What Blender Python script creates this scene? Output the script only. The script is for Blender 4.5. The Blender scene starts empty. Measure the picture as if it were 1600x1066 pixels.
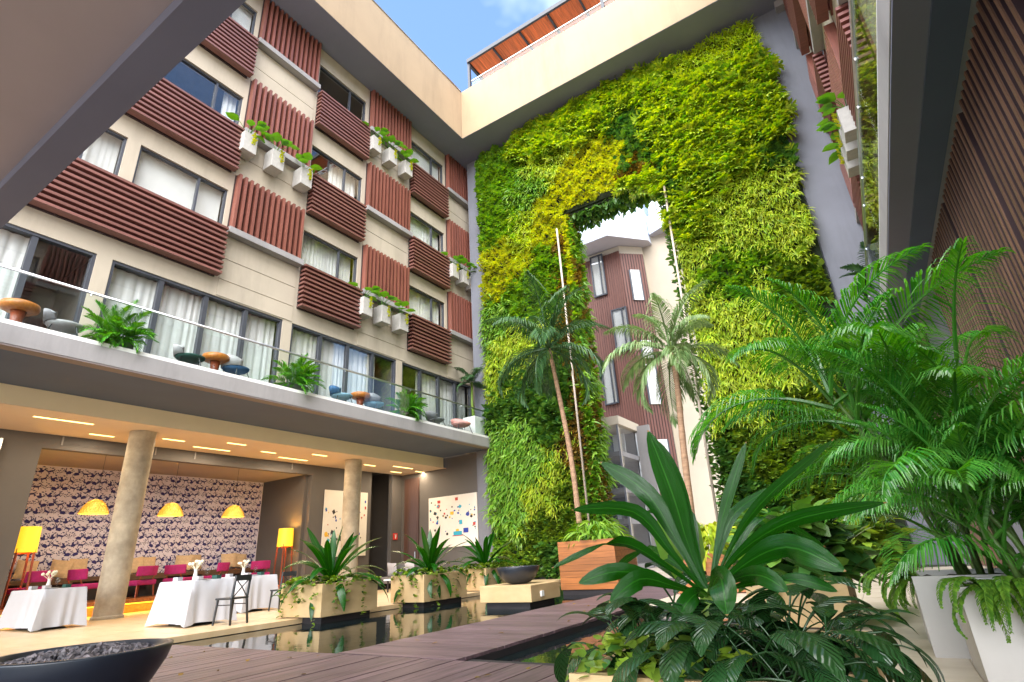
import bpy, math, random
import numpy as np
from mathutils import Vector, Matrix, Euler
random.seed(7); rng = np.random.default_rng(7)
PI = math.pi
S = bpy.context.scene
COL = S.collection
# ------------------------------------------------------------------ camera
FPX = 843.0
EYE = (0.0, 0.0, 0.9)
def _n(v): v = np.array(v, float); return v / np.linalg.norm(v)
_Z = _n((-132, 2123, -FPX)); _Y = _n((580, -299, -FPX)); _Y = _n(_Y - _Z * _Y.dot(_Z)); _X = np.cross(_Y, _Z)
ROT = np.array([_X, _Y, _Z])            # world <- camera
cam = bpy.data.cameras.new('camera'); camo = bpy.data.objects.new('camera', cam); COL.objects.link(camo)
cam.sensor_width = 36; cam.sensor_fit = 'HORIZONTAL'; cam.lens = FPX / 1600 * 36
cam.clip_start = .05; cam.clip_end = 2000
M4 = Matrix([list(ROT[0]) + [EYE[0]], list(ROT[1]) + [EYE[1]], list(ROT[2]) + [EYE[2]], [0, 0, 0, 1]])
camo.matrix_world = M4
S.camera = camo
# ------------------------------------------------------------------ sky, sun, exposure
SUN_EL = math.radians(50); SUN_AZ = math.radians(165)      # azimuth measured clockwise from +Y
sun_dir = Vector((math.sin(SUN_AZ) * math.cos(SUN_EL), math.cos(SUN_AZ) * math.cos(SUN_EL), math.sin(SUN_EL)))
W = bpy.data.worlds.new('World'); S.world = W; W.use_nodes = True
wn = W.node_tree.nodes; wl = W.node_tree.links
bg = wn['Background']
sky = wn.new('ShaderNodeTexSky'); sky.sky_type = 'NISHITA'; sky.sun_disc = False
sky.sun_elevation = SUN_EL; sky.sun_rotation = SUN_AZ; sky.air_density = 1.0; sky.dust_density = .6; sky.ozone_density = 4.0
cn = wn.new('ShaderNodeTexNoise'); cn.inputs['Scale'].default_value = 2.2; cn.inputs['Detail'].default_value = 5; cn.inputs['Roughness'].default_value = .55
cr = wn.new('ShaderNodeValToRGB'); cr.color_ramp.elements[0].position = .52; cr.color_ramp.elements[1].position = .78
tc = wn.new('ShaderNodeTexCoord'); wl.new(tc.outputs['Generated'], cn.inputs['Vector']); wl.new(cn.outputs['Fac'], cr.inputs[0])
mx = wn.new('ShaderNodeMix'); mx.data_type = 'RGBA'; mx.inputs[7].default_value = (9, 9.4, 10, 1)
sc_ = wn.new('ShaderNodeMath'); sc_.operation = 'MULTIPLY'; sc_.inputs[1].default_value = .55
wl.new(cr.outputs[0], sc_.inputs[0]); wl.new(sc_.outputs[0], mx.inputs[0]); wl.new(sky.outputs[0], mx.inputs[6]); wl.new(mx.outputs[2], bg.inputs[0])
bg.inputs[1].default_value = .14
sl = bpy.data.lights.new('sun', 'SUN'); sl.energy = 4.6; sl.angle = math.radians(95); sl.color = (1, .95, .87)
so = bpy.data.objects.new('sun', sl); COL.objects.link(so); so.rotation_euler = sun_dir.to_track_quat('Z', 'Y').to_euler(); so.location = (0, 0, 60)
S.view_settings.view_transform = 'Standard'; S.view_settings.look = 'None'; S.view_settings.exposure = 1.9; S.view_settings.gamma = 1
S.view_settings.use_curve_mapping = False
S.cycles.max_bounces = 8; S.cycles.diffuse_bounces = 4; S.cycles.glossy_bounces = 4; S.cycles.transmission_bounces = 6; S.cycles.transparent_max_bounces = 16
S.cycles.sample_clamp_indirect = 6; S.cycles.use_denoising = True; S.cycles.caustics_reflective = False; S.cycles.caustics_refractive = False

# ------------------------------------------------------------------ materials
MATS = {}
def nt(name):
    m = bpy.data.materials.new(name); m.use_nodes = True; MATS[name] = m
    return m, m.node_tree.nodes, m.node_tree.links, m.node_tree.nodes['Principled BSDF']
def mat(name, col, rough=.6, var=.12, scale=6, bump=0, bscale=40, stretch=(1, 1, 1), metal=0, spec=.5, col2=None, detail=4, streak=0):
    """plain painted / stone / wood surface: colour broken up by noise, fine relief"""
    m, n, l, b = nt(name)
    co = n.new('ShaderNodeTexCoord'); mp = n.new('ShaderNodeMapping'); mp.inputs['Scale'].default_value = stretch
    l.new(co.outputs['Object'], mp.inputs[0])
    no = n.new('ShaderNodeTexNoise'); no.inputs['Scale'].default_value = scale; no.inputs['Detail'].default_value = detail; no.inputs['Roughness'].default_value = .6
    l.new(mp.outputs[0], no.inputs['Vector'])
    r = n.new('ShaderNodeValToRGB'); r.color_ramp.elements[0].position = .3; r.color_ramp.elements[1].position = .7
    c2 = col2 or tuple(min(1, c * (1 + var)) for c in col); c1 = col if col2 else tuple(c * (1 - var) for c in col)
    r.color_ramp.elements[0].color = (*c1, 1); r.color_ramp.elements[1].color = (*c2, 1)
    l.new(no.outputs['Fac'], r.inputs[0])
    if streak:
        g2 = n.new('ShaderNodeMapping'); g2.inputs['Scale'].default_value = (.9, .9, .16); l.new(co.outputs['Object'], g2.inputs[0])
        n3 = n.new('ShaderNodeTexNoise'); n3.inputs['Scale'].default_value = 1.0; n3.inputs['Detail'].default_value = 6; n3.inputs['Roughness'].default_value = .7; l.new(g2.outputs[0], n3.inputs['Vector'])
        r3 = n.new('ShaderNodeMapRange'); r3.inputs[1].default_value = .48; r3.inputs[2].default_value = .80; r3.inputs[3].default_value = 1; r3.inputs[4].default_value = 1 - streak; l.new(n3.outputs['Fac'], r3.inputs[0])
        h3 = n.new('ShaderNodeHueSaturation'); l.new(r3.outputs[0], h3.inputs['Value']); l.new(r.outputs[0], h3.inputs['Color']); l.new(h3.outputs[0], b.inputs['Base Color'])
    else: l.new(r.outputs[0], b.inputs['Base Color'])
    b.inputs['Roughness'].default_value = rough; b.inputs['Metallic'].default_value = metal; b.inputs['Specular IOR Level'].default_value = spec
    if bump:
        n2 = n.new('ShaderNodeTexNoise'); n2.inputs['Scale'].default_value = bscale; n2.inputs['Detail'].default_value = 3
        l.new(mp.outputs[0], n2.inputs['Vector'])
        bp = n.new('ShaderNodeBump'); bp.inputs['Strength'].default_value = bump; bp.inputs['Distance'].default_value = .02
        l.new(n2.outputs['Fac'], bp.inputs['Height']); l.new(bp.outputs[0], b.inputs['Normal'])
    return m
def wood(name, col, rough=.55, var=.3, axis=0, perobj=.25, scale=3.0):
    """streaky timber, grain along the given local axis; each board differs a little"""
    m, n, l, b = nt(name)
    co = n.new('ShaderNodeTexCoord'); mp = n.new('ShaderNodeMapping')
    s = [scale * 9] * 3; s[axis] = scale * .5; mp.inputs['Scale'].default_value = s
    oi = n.new('ShaderNodeObjectInfo'); ad = n.new('ShaderNodeVectorMath'); ad.operation = 'ADD'
    mu = n.new('ShaderNodeVectorMath'); mu.operation = 'SCALE'; mu.inputs[3].default_value = 37.0
    cb = n.new('ShaderNodeCombineXYZ'); l.new(oi.outputs['Random'], cb.inputs[0]); l.new(oi.outputs['Random'], cb.inputs[1]); l.new(oi.outputs['Random'], cb.inputs[2])
    l.new(cb.outputs[0], mu.inputs[0]); l.new(co.outputs['Object'], ad.inputs[0]); l.new(mu.outputs[0], ad.inputs[1]); l.new(ad.outputs[0], mp.inputs[0])
    no = n.new('ShaderNodeTexNoise'); no.inputs['Scale'].default_value = 1; no.inputs['Detail'].default_value = 5; no.inputs['Roughness'].default_value = .65
    l.new(mp.outputs[0], no.inputs['Vector'])
    r = n.new('ShaderNodeValToRGB'); r.color_ramp.elements[0].position = .3; r.color_ramp.elements[1].position = .72
    r.color_ramp.elements[0].color = (*[c * (1 - var) for c in col], 1); r.color_ramp.elements[1].color = (*[min(1, c * (1 + var)) for c in col], 1)
    l.new(no.outputs['Fac'], r.inputs[0])
    hs = n.new('ShaderNodeHueSaturation'); mr = n.new('ShaderNodeMapRange'); mr.inputs[3].default_value = 1 - perobj; mr.inputs[4].default_value = 1 + perobj
    l.new(oi.outputs['Random'], mr.inputs[0]); l.new(mr.outputs[0], hs.inputs['Value']); l.new(r.outputs[0], hs.inputs['Color']); l.new(hs.outputs[0], b.inputs['Base Color'])
    b.inputs['Roughness'].default_value = rough
    bp = n.new('ShaderNodeBump'); bp.inputs['Strength'].default_value = .25; bp.inputs['Distance'].default_value = .004
    l.new(no.outputs['Fac'], bp.inputs['Height']); l.new(bp.outputs[0], b.inputs['Normal'])
    return m
def leaf(name, col, col2, rough=.4, trans=.3, ribs=0, spec=.4, veins=False):
    """leaf: hue varies from leaf to leaf, light passes through; optional ribs along the blade"""
    m, n, l, b = nt(name)
    g = n.new('ShaderNodeNewGeometry'); r = n.new('ShaderNodeValToRGB')
    r.color_ramp.elements[0].color = (*col, 1); r.color_ramp.elements[1].color = (*col2, 1)
    l.new(g.outputs['Random Per Island'], r.inputs[0])
    out = r.outputs[0]
    if not veins:
        tc2 = n.new('ShaderNodeTexCoord'); nz2 = n.new('ShaderNodeTexNoise'); nz2.inputs['Scale'].default_value = 2.6; nz2.inputs['Detail'].default_value = 6; nz2.inputs['Roughness'].default_value = .75; l.new(tc2.outputs['Object'], nz2.inputs['Vector'])
        mr2 = n.new('ShaderNodeMapRange'); mr2.inputs[1].default_value = .3; mr2.inputs[2].default_value = .7; mr2.inputs[3].default_value = .66; mr2.inputs[4].default_value = 1.28; l.new(nz2.outputs['Fac'], mr2.inputs[0])
        hu = n.new('ShaderNodeMapRange'); hu.inputs[1].default_value = .25; hu.inputs[2].default_value = .75; hu.inputs[3].default_value = .475; hu.inputs[4].default_value = .52; l.new(nz2.outputs['Fac'], hu.inputs[0])
        hv2 = n.new('ShaderNodeHueSaturation'); l.new(mr2.outputs[0], hv2.inputs['Value']); l.new(hu.outputs[0], hv2.inputs['Hue']); hv2.inputs['Saturation'].default_value = .95; l.new(out, hv2.inputs['Color']); out = hv2.outputs[0]
    if ribs:
        uv = n.new('ShaderNodeUVMap'); sp = n.new('ShaderNodeSeparateXYZ'); l.new(uv.outputs[0], sp.inputs[0])
        ab = n.new('ShaderNodeMath'); ab.operation = 'SUBTRACT'; ab.inputs[1].default_value = .5; l.new(sp.outputs[0], ab.inputs[0])
        a2 = n.new('ShaderNodeMath'); a2.operation = 'ABSOLUTE'; l.new(ab.outputs[0], a2.inputs[0])
        a3 = n.new('ShaderNodeMath'); a3.operation = 'MULTIPLY_ADD'; a3.inputs[1].default_value = -.35; l.new(a2.outputs[0], a3.inputs[0]); l.new(sp.outputs[1], a3.inputs[2])
        w = n.new('ShaderNodeMath'); w.operation = 'MULTIPLY'; w.inputs[1].default_value = ribs; l.new(a3.outputs[0], w.inputs[0])
        s_ = n.new('ShaderNodeMath'); s_.operation = 'SINE'; l.new(w.outputs[0], s_.inputs[0])
        bp = n.new('ShaderNodeBump'); bp.inputs['Strength'].default_value = .4; bp.inputs['Distance'].default_value = .006
        l.new(s_.outputs[0], bp.inputs['Height']); l.new(bp.outputs[0], b.inputs['Normal'])
    if veins:
        uv = n.new('ShaderNodeUVMap'); sp = n.new('ShaderNodeSeparateXYZ'); l.new(uv.outputs[0], sp.inputs[0])
        mp = n.new('ShaderNodeMapping'); mp.inputs['Scale'].default_value = (46, 1.6, 1); l.new(uv.outputs[0], mp.inputs[0])
        nz = n.new('ShaderNodeTexNoise'); nz.inputs['Scale'].default_value = 1; nz.inputs['Detail'].default_value = 3; l.new(mp.outputs[0], nz.inputs['Vector'])
        bp = n.new('ShaderNodeBump'); bp.inputs['Strength'].default_value = .55; bp.inputs['Distance'].default_value = .004; l.new(nz.outputs['Fac'], bp.inputs['Height']); l.new(bp.outputs[0], b.inputs['Normal'])
        hv = n.new('ShaderNodeHueSaturation'); mr = n.new('ShaderNodeMapRange'); mr.inputs[1].default_value = .3; mr.inputs[2].default_value = .7; mr.inputs[3].default_value = .7; mr.inputs[4].default_value = 1.35
        l.new(nz.outputs['Fac'], mr.inputs[0]); l.new(mr.outputs[0], hv.inputs['Value']); l.new(out, hv.inputs['Color'])
        ab = n.new('ShaderNodeMath'); ab.operation = 'SUBTRACT'; ab.inputs[1].default_value = .5; l.new(sp.outputs[0], ab.inputs[0]); a2 = n.new('ShaderNodeMath'); a2.operation = 'ABSOLUTE'; l.new(ab.outputs[0], a2.inputs[0])
        lt = n.new('ShaderNodeMath'); lt.operation = 'LESS_THAN'; lt.inputs[1].default_value = .03; l.new(a2.outputs[0], lt.inputs[0])
        tp = n.new('ShaderNodeMath'); tp.operation = 'GREATER_THAN'; tp.inputs[1].default_value = .985; l.new(sp.outputs[1], tp.inputs[0])
        m1 = n.new('ShaderNodeMix'); m1.data_type = 'RGBA'; m1.inputs[7].default_value = (.022, .13, .010, 1); l.new(lt.outputs[0], m1.inputs[0]); l.new(hv.outputs[0], m1.inputs[6])
        m2 = n.new('ShaderNodeMix'); m2.data_type = 'RGBA'; m2.inputs[7].default_value = (.30, .18, .06, 1); l.new(tp.outputs[0], m2.inputs[0]); l.new(m1.outputs[2], m2.inputs[6]); out = m2.outputs[2]
    l.new(out, b.inputs['Base Color'])
    b.inputs['Roughness'].default_value = rough; b.inputs['Specular IOR Level'].default_value = spec
    tr = n.new('ShaderNodeBsdfTranslucent'); mx = n.new('ShaderNodeMixShader'); mx.inputs[0].default_value = trans
    hs = n.new('ShaderNodeHueSaturation'); hs.inputs['Hue'].default_value = .485; hs.inputs['Saturation'].default_value = 1.15; hs.inputs['Value'].default_value = 1.6
    l.new(out, hs.inputs['Color']); l.new(hs.outputs[0], tr.inputs[0])
    l.new(b.outputs[0], mx.inputs[1]); l.new(tr.outputs[0], mx.inputs[2]); l.new(mx.outputs[0], n['Material Output'].inputs[0])
    return m
def emit(name, col, strength, base=None):
    m, n, l, b = nt(name)
    no = n.new('ShaderNodeTexNoise'); no.inputs['Scale'].default_value = 14
    mr = n.new('ShaderNodeMapRange'); mr.inputs[3].default_value = strength * .8; mr.inputs[4].default_value = strength * 1.2; l.new(no.outputs['Fac'], mr.inputs[0])
    b.inputs['Base Color'].default_value = (*(base or col), 1); b.inputs['Emission Color'].default_value = (*col, 1); l.new(mr.outputs[0], b.inputs['Emission Strength'])
    return m
def glass(name, tint=(.93, .96, .95), ior=1.5, refl=1.0, wavy=True):
    m, n, l, b = nt(name); n.remove(b)
    t = n.new('ShaderNodeBsdfTransparent'); t.inputs[0].default_value = (*tint, 1)
    g = n.new('ShaderNodeBsdfGlossy'); g.inputs['Roughness'].default_value = .01
    no = n.new('ShaderNodeTexNoise'); no.inputs['Scale'].default_value = .9; co = n.new('ShaderNodeTexCoord'); l.new(co.outputs['Object'], no.inputs['Vector'])
    bp = n.new('ShaderNodeBump'); bp.inputs['Strength'].default_value = .03; bp.inputs['Distance'].default_value = .05; l.new(no.outputs['Fac'], bp.inputs['Height'])
    if wavy: l.new(bp.outputs[0], g.inputs['Normal'])
    lw_ = n.new('ShaderNodeLayerWeight'); lw_.inputs[0].default_value = .5
    pw_ = n.new('ShaderNodeMath'); pw_.operation = 'POWER'; pw_.inputs[1].default_value = 5; l.new(lw_.outputs['Facing'], pw_.inputs[0])
    f = n.new('ShaderNodeMath'); f.operation = 'MULTIPLY_ADD'; f.inputs[1].default_value = .95; f.inputs[2].default_value = ((ior - 1) / (ior + 1)) ** 2; l.new(pw_.outputs[0], f.inputs[0])
    mu = n.new('ShaderNodeMath'); mu.operation = 'MULTIPLY'; mu.inputs[1].default_value = refl; mu.use_clamp = True; l.new(f.outputs[0], mu.inputs[0])
    mx = n.new('ShaderNodeMixShader'); l.new(mu.outputs[0], mx.inputs[0]); l.new(t.outputs[0], mx.inputs[1]); l.new(g.outputs[0], mx.inputs[2]); l.new(mx.outputs[0], n['Material Output'].inputs[0])
    return m

mat('plaster', (.46, .395, .305), .8, .05, 1.2, .12, 30, streak=.26)
mat('fascia_cream', (.335, .240, .145), .85, .05, .8, .12, 30, streak=.26)
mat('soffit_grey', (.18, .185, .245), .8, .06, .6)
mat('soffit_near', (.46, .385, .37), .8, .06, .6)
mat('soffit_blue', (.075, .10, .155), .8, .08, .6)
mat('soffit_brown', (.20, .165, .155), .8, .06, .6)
mat('concrete_grey', (.30, .285, .28), .8, .08, 1.0, .1, 25, streak=.3)
mat('wall_grey', (.17, .175, .205), .8, .07, .8, .1, 25, streak=.3)
mat('dark_wall', (.105, .095, .09), .75, .06, 1)
mat('ceiling_cream', (.68, .56, .43), .8, .03, 1)
mat('niche_taupe', (.36, .30, .26), .8, .05, 1)
mat('bulkhead_cream', (.80, .70, .49), .8, .03, 1)
wood('slat_wood', (.21, .075, .065), .5, .22, 0, .12)
wood('slat_wood_v', (.21, .072, .050), .4, .22, 2, .14)
mat('slat_backing', (.035, .018, .018), .7, .1, 3)
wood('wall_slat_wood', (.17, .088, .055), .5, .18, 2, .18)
wood('slat_side_shade', (.035, .016, .018), .6, .2, 2, .1)  # shade on the slat sides, put into the wood colour
mat('near_black', (.018, .014, .016), .7, .2, 5)
mat('frame_grey', (.075, .08, .095), .45, .08, 4, metal=.3)
mat('planter_white', (.52, .50, .48), .65, .04, 2, .06, 40, streak=.12)
mat('frame_dark', (.028, .032, .042), .55, .1, 4)
mat('curtain', (.90, .89, .85), .9, .04, 3)
mat('room_dark', (.22, .19, .16), .8, .2, 1)
mat('room_warm', (.42, .30, .17), .8, .1, 1)
glass('window_glass', (.975, .985, .985), 1.72, 1.25)
glass('rail_glass', (.93, .97, .96), 1.45, .8, False)
mat('steel', (.55, .56, .58), .28, .05, 8, metal=.9)
mat('white_paint', (.78, .77, .74), .6, .03, 2)
mat('concrete_pot', (.42, .40, .37), .85, .1, 8, .2, 60)
mat('column_concrete', (.30, .255, .19), .85, .0, 2.6, .4, 18, col2=(.52, .45, .34), streak=.3)
mat('stone_beige', (.47, .32, .15), .75, .0, 1.6, .12, 40, stretch=(1, 1, 2.6), col2=(.56, .40, .21), streak=.18)
mat('travertine', (.58, .40, .21), .35, .0, 1.4, .05, 30, stretch=(1, 2.5, 1), col2=(.70, .52, .31), spec=.35)
mat('tile_pale', (.50, .41, .31), .4, .0, 1.5, .05, 30, stretch=(1, 2.2, 1), col2=(.66, .58, .48))
wood('deck_x', (.125, .078, .088), .42, .5, 0, .18, 2.5)
wood('deck_y', (.125, .078, .088), .42, .5, 1, .18, 2.5)
wood('orange_wood', (.33, .115, .030), .4, .4, 0, .15, 1.6)
wood('pergola_wood', (.62, .15, .035), .5, .4, 1, .2, 1.6)
wood('red_wood', (.26, .055, .02), .4, .25, 2, .1)
wood('brown_door', (.085, .045, .035), .4, .2, 2, .1)
wood('mushroom_wood', (.50, .16, .025), .35, .3, 2, .1, 2)
mat('black_wood', (.02, .022, .026), .35, .1, 8)
mat('bowl_black', (.012, .016, .024), .32, .2, 3)
mat('bowl_dark', (.022, .026, .035), .35, .2, 3)
mat('cloth_white', (.47, .47, .50), .9, .03, 4, .1, 120)
mat('magenta', (.33, .012, .13), .85, .15, 12, .15, 150)
mat('bench_brown', (.10, .055, .03), .6, .15, 6)
mat('cushion', (.56, .41, .26), .9, .12, 20, .15, 150)
mat('soil', (.045, .032, .022), .95, .4, 20, .5, 30)
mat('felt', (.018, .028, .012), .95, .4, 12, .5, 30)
mat('trunk_bark', (.33, .20, .12), .85, .3, 5, .4, 16, stretch=(1, 1, 4))
mat('pole_pale', (.48, .40, .33), .5, .1, 3)
mat('wallpaper_tan', (.74, .70, .84), .8, .05, 3)
mat('print_navy', (.030, .026, .17), .8, .2, 9)
mat('canvas', (.74, .70, .64), .8, .03, 4)
mat('red_sign', (.62, .03, .02), .5, .05, 8)
mat('paint_blue', (.02, .05, .32), .6, .05, 8); mat('paint_teal', (.03, .36, .52), .6, .05, 8); mat('paint_yellow', (.75, .45, .04), .6, .05, 8); mat('paint_black', (.02, .02, .02), .6, .05, 8); mat('paint_red', (.45, .05, .04), .6, .05, 8)
emit('strip_light', (1, .66, .20), 1.6)
emit('shade_yellow', (1, .52, .02), .32, (.8, .5, .05))
emit('bulb', (1, .75, .35), 4)
emit('led_amber', (1, .50, .03), .9)
mat('brass', (.62, .36, .06), .3, .2, 18, metal=.8)
mat('blue_fabric', (.05, .14, .30), .85, .1, 12); mat('green_fabric', (.02, .075, .06), .85, .1, 12); mat('pale_blue', (.30, .50, .68), .8, .1, 12); mat('pale_fabric', (.45, .42, .43), .85, .06, 12); mat('pink_fabric', (.62, .30, .27), .85, .08, 12)
mat('mesh_grey', (.25, .24, .26), .6, .06, 12); mat('pot_grey', (.13, .12, .115), .7, .1, 10)
wood('clad_red', (.175, .070, .050), .55, .22, 2, .1)
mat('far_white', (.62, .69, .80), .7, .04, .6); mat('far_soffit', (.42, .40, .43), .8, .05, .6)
mat('far_cream', (.62, .54, .42), .8, .06, .5, .1, 10)
mat('pool_black', (.012, .016, .018), .6, .3, 3)
mat('rock_dark', (.012, .012, .017), .6, .0, 9, .5, 30, col2=(.20, .17, .175), detail=1)
mat('lava', (.06, .06, .07), .7, .4, 30)
mat('petal', (.75, .72, .55), .6, .1, 12)
mat('ground', (.30, .27, .24), .9, .1, .3)
# water: dark pool, sky and walls mirrored in it
m, n, l, b = nt('water')
b.inputs['Base Color'].default_value = (.006, .012, .013, 1); b.inputs['Roughness'].default_value = .03; b.inputs['IOR'].default_value = 1.45; b.inputs['Specular IOR Level'].default_value = .75
no = n.new('ShaderNodeTexNoise'); no.inputs['Scale'].default_value = 3.4; no.inputs['Detail'].default_value = 3; co = n.new('ShaderNodeTexCoord'); l.new(co.outputs['Object'], no.inputs['Vector'])
bp = n.new('ShaderNodeBump'); bp.inputs['Strength'].default_value = .10; bp.inputs['Distance'].default_value = .03; l.new(no.outputs['Fac'], bp.inputs['Height']); l.new(bp.outputs[0], b.inputs['Normal'])
# foliage
leaf('leaf_lime', (.20, .36, .003), (.52, .60, .008), .5, .35)
leaf('leaf_yellow', (.32, .42, .008), (.58, .58, .02), .5, .35)
leaf('leaf_grass', (.30, .48, .008), (.55, .64, .02), .5, .35)
leaf('leaf_mid', (.07, .23, .012), (.26, .46, .025), .4, .3)
leaf('leaf_split', (.09, .26, .010), (.50, .60, .025), .34, .3)
leaf('leaf_dark', (.028, .12, .024), (.14, .30, .03), .35, .22)
leaf('leaf_pothos', (.02, .09, .012), (.28, .42, .02), .35, .25)
leaf('leaf_rust', (.16, .12, .015), (.34, .22, .03), .5, .3)
leaf('leaf_strap', (.003, .042, .002), (.009, .082, .003), .22, .3, 0, .5, True)
leaf('leaf_rib', (.007, .038, .010), (.022, .080, .016), .25, .15, 70, .6)
leaf('leaf_palm', (.026, .18, .008), (.12, .38, .016), .27, .28, 0, .6)
leaf('leaf_areca', (.018, .16, .012), (.09, .33, .026), .24, .34, 0, .65)
mat('cane_green', (.07, .13, .025), .5, .3, 6)
leaf('leaf_coco_sunlit', (.09, .19, .05), (.24, .34, .13), .45, .25, 0, .4)  # paler copy of the coconut leaf, sunlight mixed into its colour
leaf('leaf_coco_dark', (.018, .075, .025), (.055, .14, .035), .4, .2, 0, .4)
leaf('leaf_fern', (.05, .17, .01), (.16, .32, .02), .45, .3)
leaf('leaf_pot', (.03, .16, .015), (.14, .33, .03), .35, .3)
mat('stem_green', (.16, .26, .03), .5, .2, 6)

# ------------------------------------------------------------------ mesh helpers
ORG = {}
class MB:
    def __init__(s): s.v = []; s.f = []; s.uv = []; s.has_uv = False
    def add(s, vs, fs, uvs=None):
        o = len(s.v); s.v += [tuple(map(float, p)) for p in vs]; s.f += [tuple(i + o for i in f) for f in fs]
        if uvs is not None: s.has_uv = True; s.uv += [tuple(map(float, u)) for u in uvs]
        else: s.uv += [(0, 0)] * len(vs)
        return s
    def box(s, x0, x1, y0, y1, z0, z1):
        x0, x1 = sorted((x0, x1)); y0, y1 = sorted((y0, y1)); z0, z1 = sorted((z0, z1))
        return s.add([(x0, y0, z0), (x1, y0, z0), (x1, y1, z0), (x0, y1, z0), (x0, y0, z1), (x1, y0, z1), (x1, y1, z1), (x0, y1, z1)],
              [(3, 2, 1, 0), (4, 5, 6, 7), (0, 1, 5, 4), (1, 2, 6, 5), (2, 3, 7, 6), (3, 0, 4, 7)])
    def quad(s, a, b, c, d): return s.add([a, b, c, d], [(0, 1, 2, 3)])
    def prism(s, poly, z0, z1):
        n = len(poly); v = [(x, y, z0) for x, y in poly] + [(x, y, z1) for x, y in poly]
        return s.add(v, [tuple(range(n - 1, -1, -1)), tuple(range(n, 2 * n))] + [(i, (i + 1) % n, n + (i + 1) % n, n + i) for i in range(n)])
    def tube(s, pts, rad, n=8, cap=True):
        P = [Vector(p) for p in pts]; R = rad if hasattr(rad, '__len__') else [rad] * len(P); v = []; f = []
        up = Vector((0, 0, 1))
        for i, p in enumerate(P):
            t = (P[min(i + 1, len(P) - 1)] - P[max(i - 1, 0)]).normalized()
            a = t.cross(up if abs(t.z) < .95 else Vector((1, 0, 0))).normalized(); b = t.cross(a)
            v += [p + (a * math.cos(2 * PI * k / n) + b * math.sin(2 * PI * k / n)) * R[i] for k in range(n)]
        for i in range(len(P) - 1):
            f += [(i * n + k, i * n + (k + 1) % n, (i + 1) * n + (k + 1) % n, (i + 1) * n + k) for k in range(n)]
        if cap: f += [tuple(range(n - 1, -1, -1)), tuple(range((len(P) - 1) * n, len(P) * n))]
        return s.add(v, f)
    def lathe(s, prof, n=24, c=(0, 0, 0), cap=True):
        v = []; f = []
        for r, z in prof: v += [(c[0] + r * math.cos(2 * PI * k / n), c[1] + r * math.sin(2 * PI * k / n), c[2] + z) for k in range(n)]
        for i in range(len(prof) - 1): f += [(i * n + k, i * n + (k + 1) % n, (i + 1) * n + (k + 1) % n, (i + 1) * n + k) for k in range(n)]
        if cap: f += [tuple(range(n - 1, -1, -1)), tuple(range((len(prof) - 1) * n, len(prof) * n))]
        return s.add(v, f)
    def blade(s, pts, widths, side=None, fold=.18):
        """a leaf blade: midrib points, half widths; V-folded section of three vertices"""
        P = [Vector(p) for p in pts]; v = []; f = []; uv = []; n = len(P)
        for i, p in enumerate(P):
            t = (P[min(i + 1, n - 1)] - P[max(i - 1, 0)]).normalized()
            sd = Vector(side) if side is not None else t.cross(Vector((0, 0, 1)))
            sd = (sd - t * sd.dot(t))
            sd = sd.normalized() if sd.length > 1e-4 else Vector((1, 0, 0))
            nm = sd.cross(t).normalized()
            w = widths[i]
            v += [p - sd * w + nm * w * fold, p, p + sd * w + nm * w * fold]
            k = i / (n - 1); uv += [(0, k), (.5, k), (1, k)]
        for i in range(n - 1):
            a = 3 * i; f += [(a, a + 1, a + 4, a + 3), (a + 1, a + 2, a + 5, a + 4)]
        return s.add(v, f, uv)
    def mesh(s, name, m, smooth=False, org=(0, 0, 0)):
        me = bpy.data.meshes.new(name)
        v = s.v if not any(org) else [(a - org[0], b - org[1], c - org[2]) for a, b, c in s.v]
        me.from_pydata(v, [], s.f)
        if s.has_uv:
            ul = me.uv_layers.new(name='UVMap'); idx = np.empty(len(me.loops), np.int32); me.loops.foreach_get('vertex_index', idx)
            ul.data.foreach_set('uv', np.array(s.uv, np.float32)[idx].ravel())
        me.materials.append(MATS[m] if isinstance(m, str) else m)
        if smooth: me.polygons.foreach_set('use_smooth', [True] * len(me.polygons))
        me.update(); return me
    def build(s, name, m, parent=None, smooth=False, bevel=0, org=None):
        o = org if org is not None else (ORG.get(parent.name, (0, 0, 0)) if parent else (0, 0, 0))
        ob = bpy.data.objects.new(name, s.mesh(name, m, smooth, o)); COL.objects.link(ob)
        if parent: ob.parent = parent
        elif any(o): ob.location = o
        ORG[ob.name] = o
        if bevel:
            md = ob.modifiers.new('bevel', 'BEVEL'); md.width = bevel; md.segments = 2; md.limit_method = 'ANGLE'
        return ob
def props(o, label=None, cat=None, group=None, kind=None):
    for k, v in (('label', label), ('category', cat), ('group', group), ('kind', kind)):
        if v: o[k] = v
    return o
def thing(name, label, cat, loc=(0, 0, 0), group=None):
    o = bpy.data.objects.new(name, None); COL.objects.link(o); o.location = loc; o.empty_display_size = .2
    ORG[o.name] = tuple(loc); return props(o, label, cat, group)
def struct(name, mb, m, **k): return props(mb.build(name, m, **k), kind='structure')
def inst(name, me, parent, loc=(0, 0, 0), rot=(0, 0, 0), scale=1):
    """one more object sharing a mesh; loc in world (unrotated parent)"""
    ob = bpy.data.objects.new(name, me); COL.objects.link(ob)
    po = ORG.get(parent.name, (0, 0, 0)) if parent else (0, 0, 0)
    ob.parent = parent; ob.location = (loc[0] - po[0], loc[1] - po[1], loc[2] - po[2]); ob.rotation_euler = rot
    ob.scale = (scale,) * 3 if not hasattr(scale, '__len__') else scale
    ORG[ob.name] = tuple(loc); return ob
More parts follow.
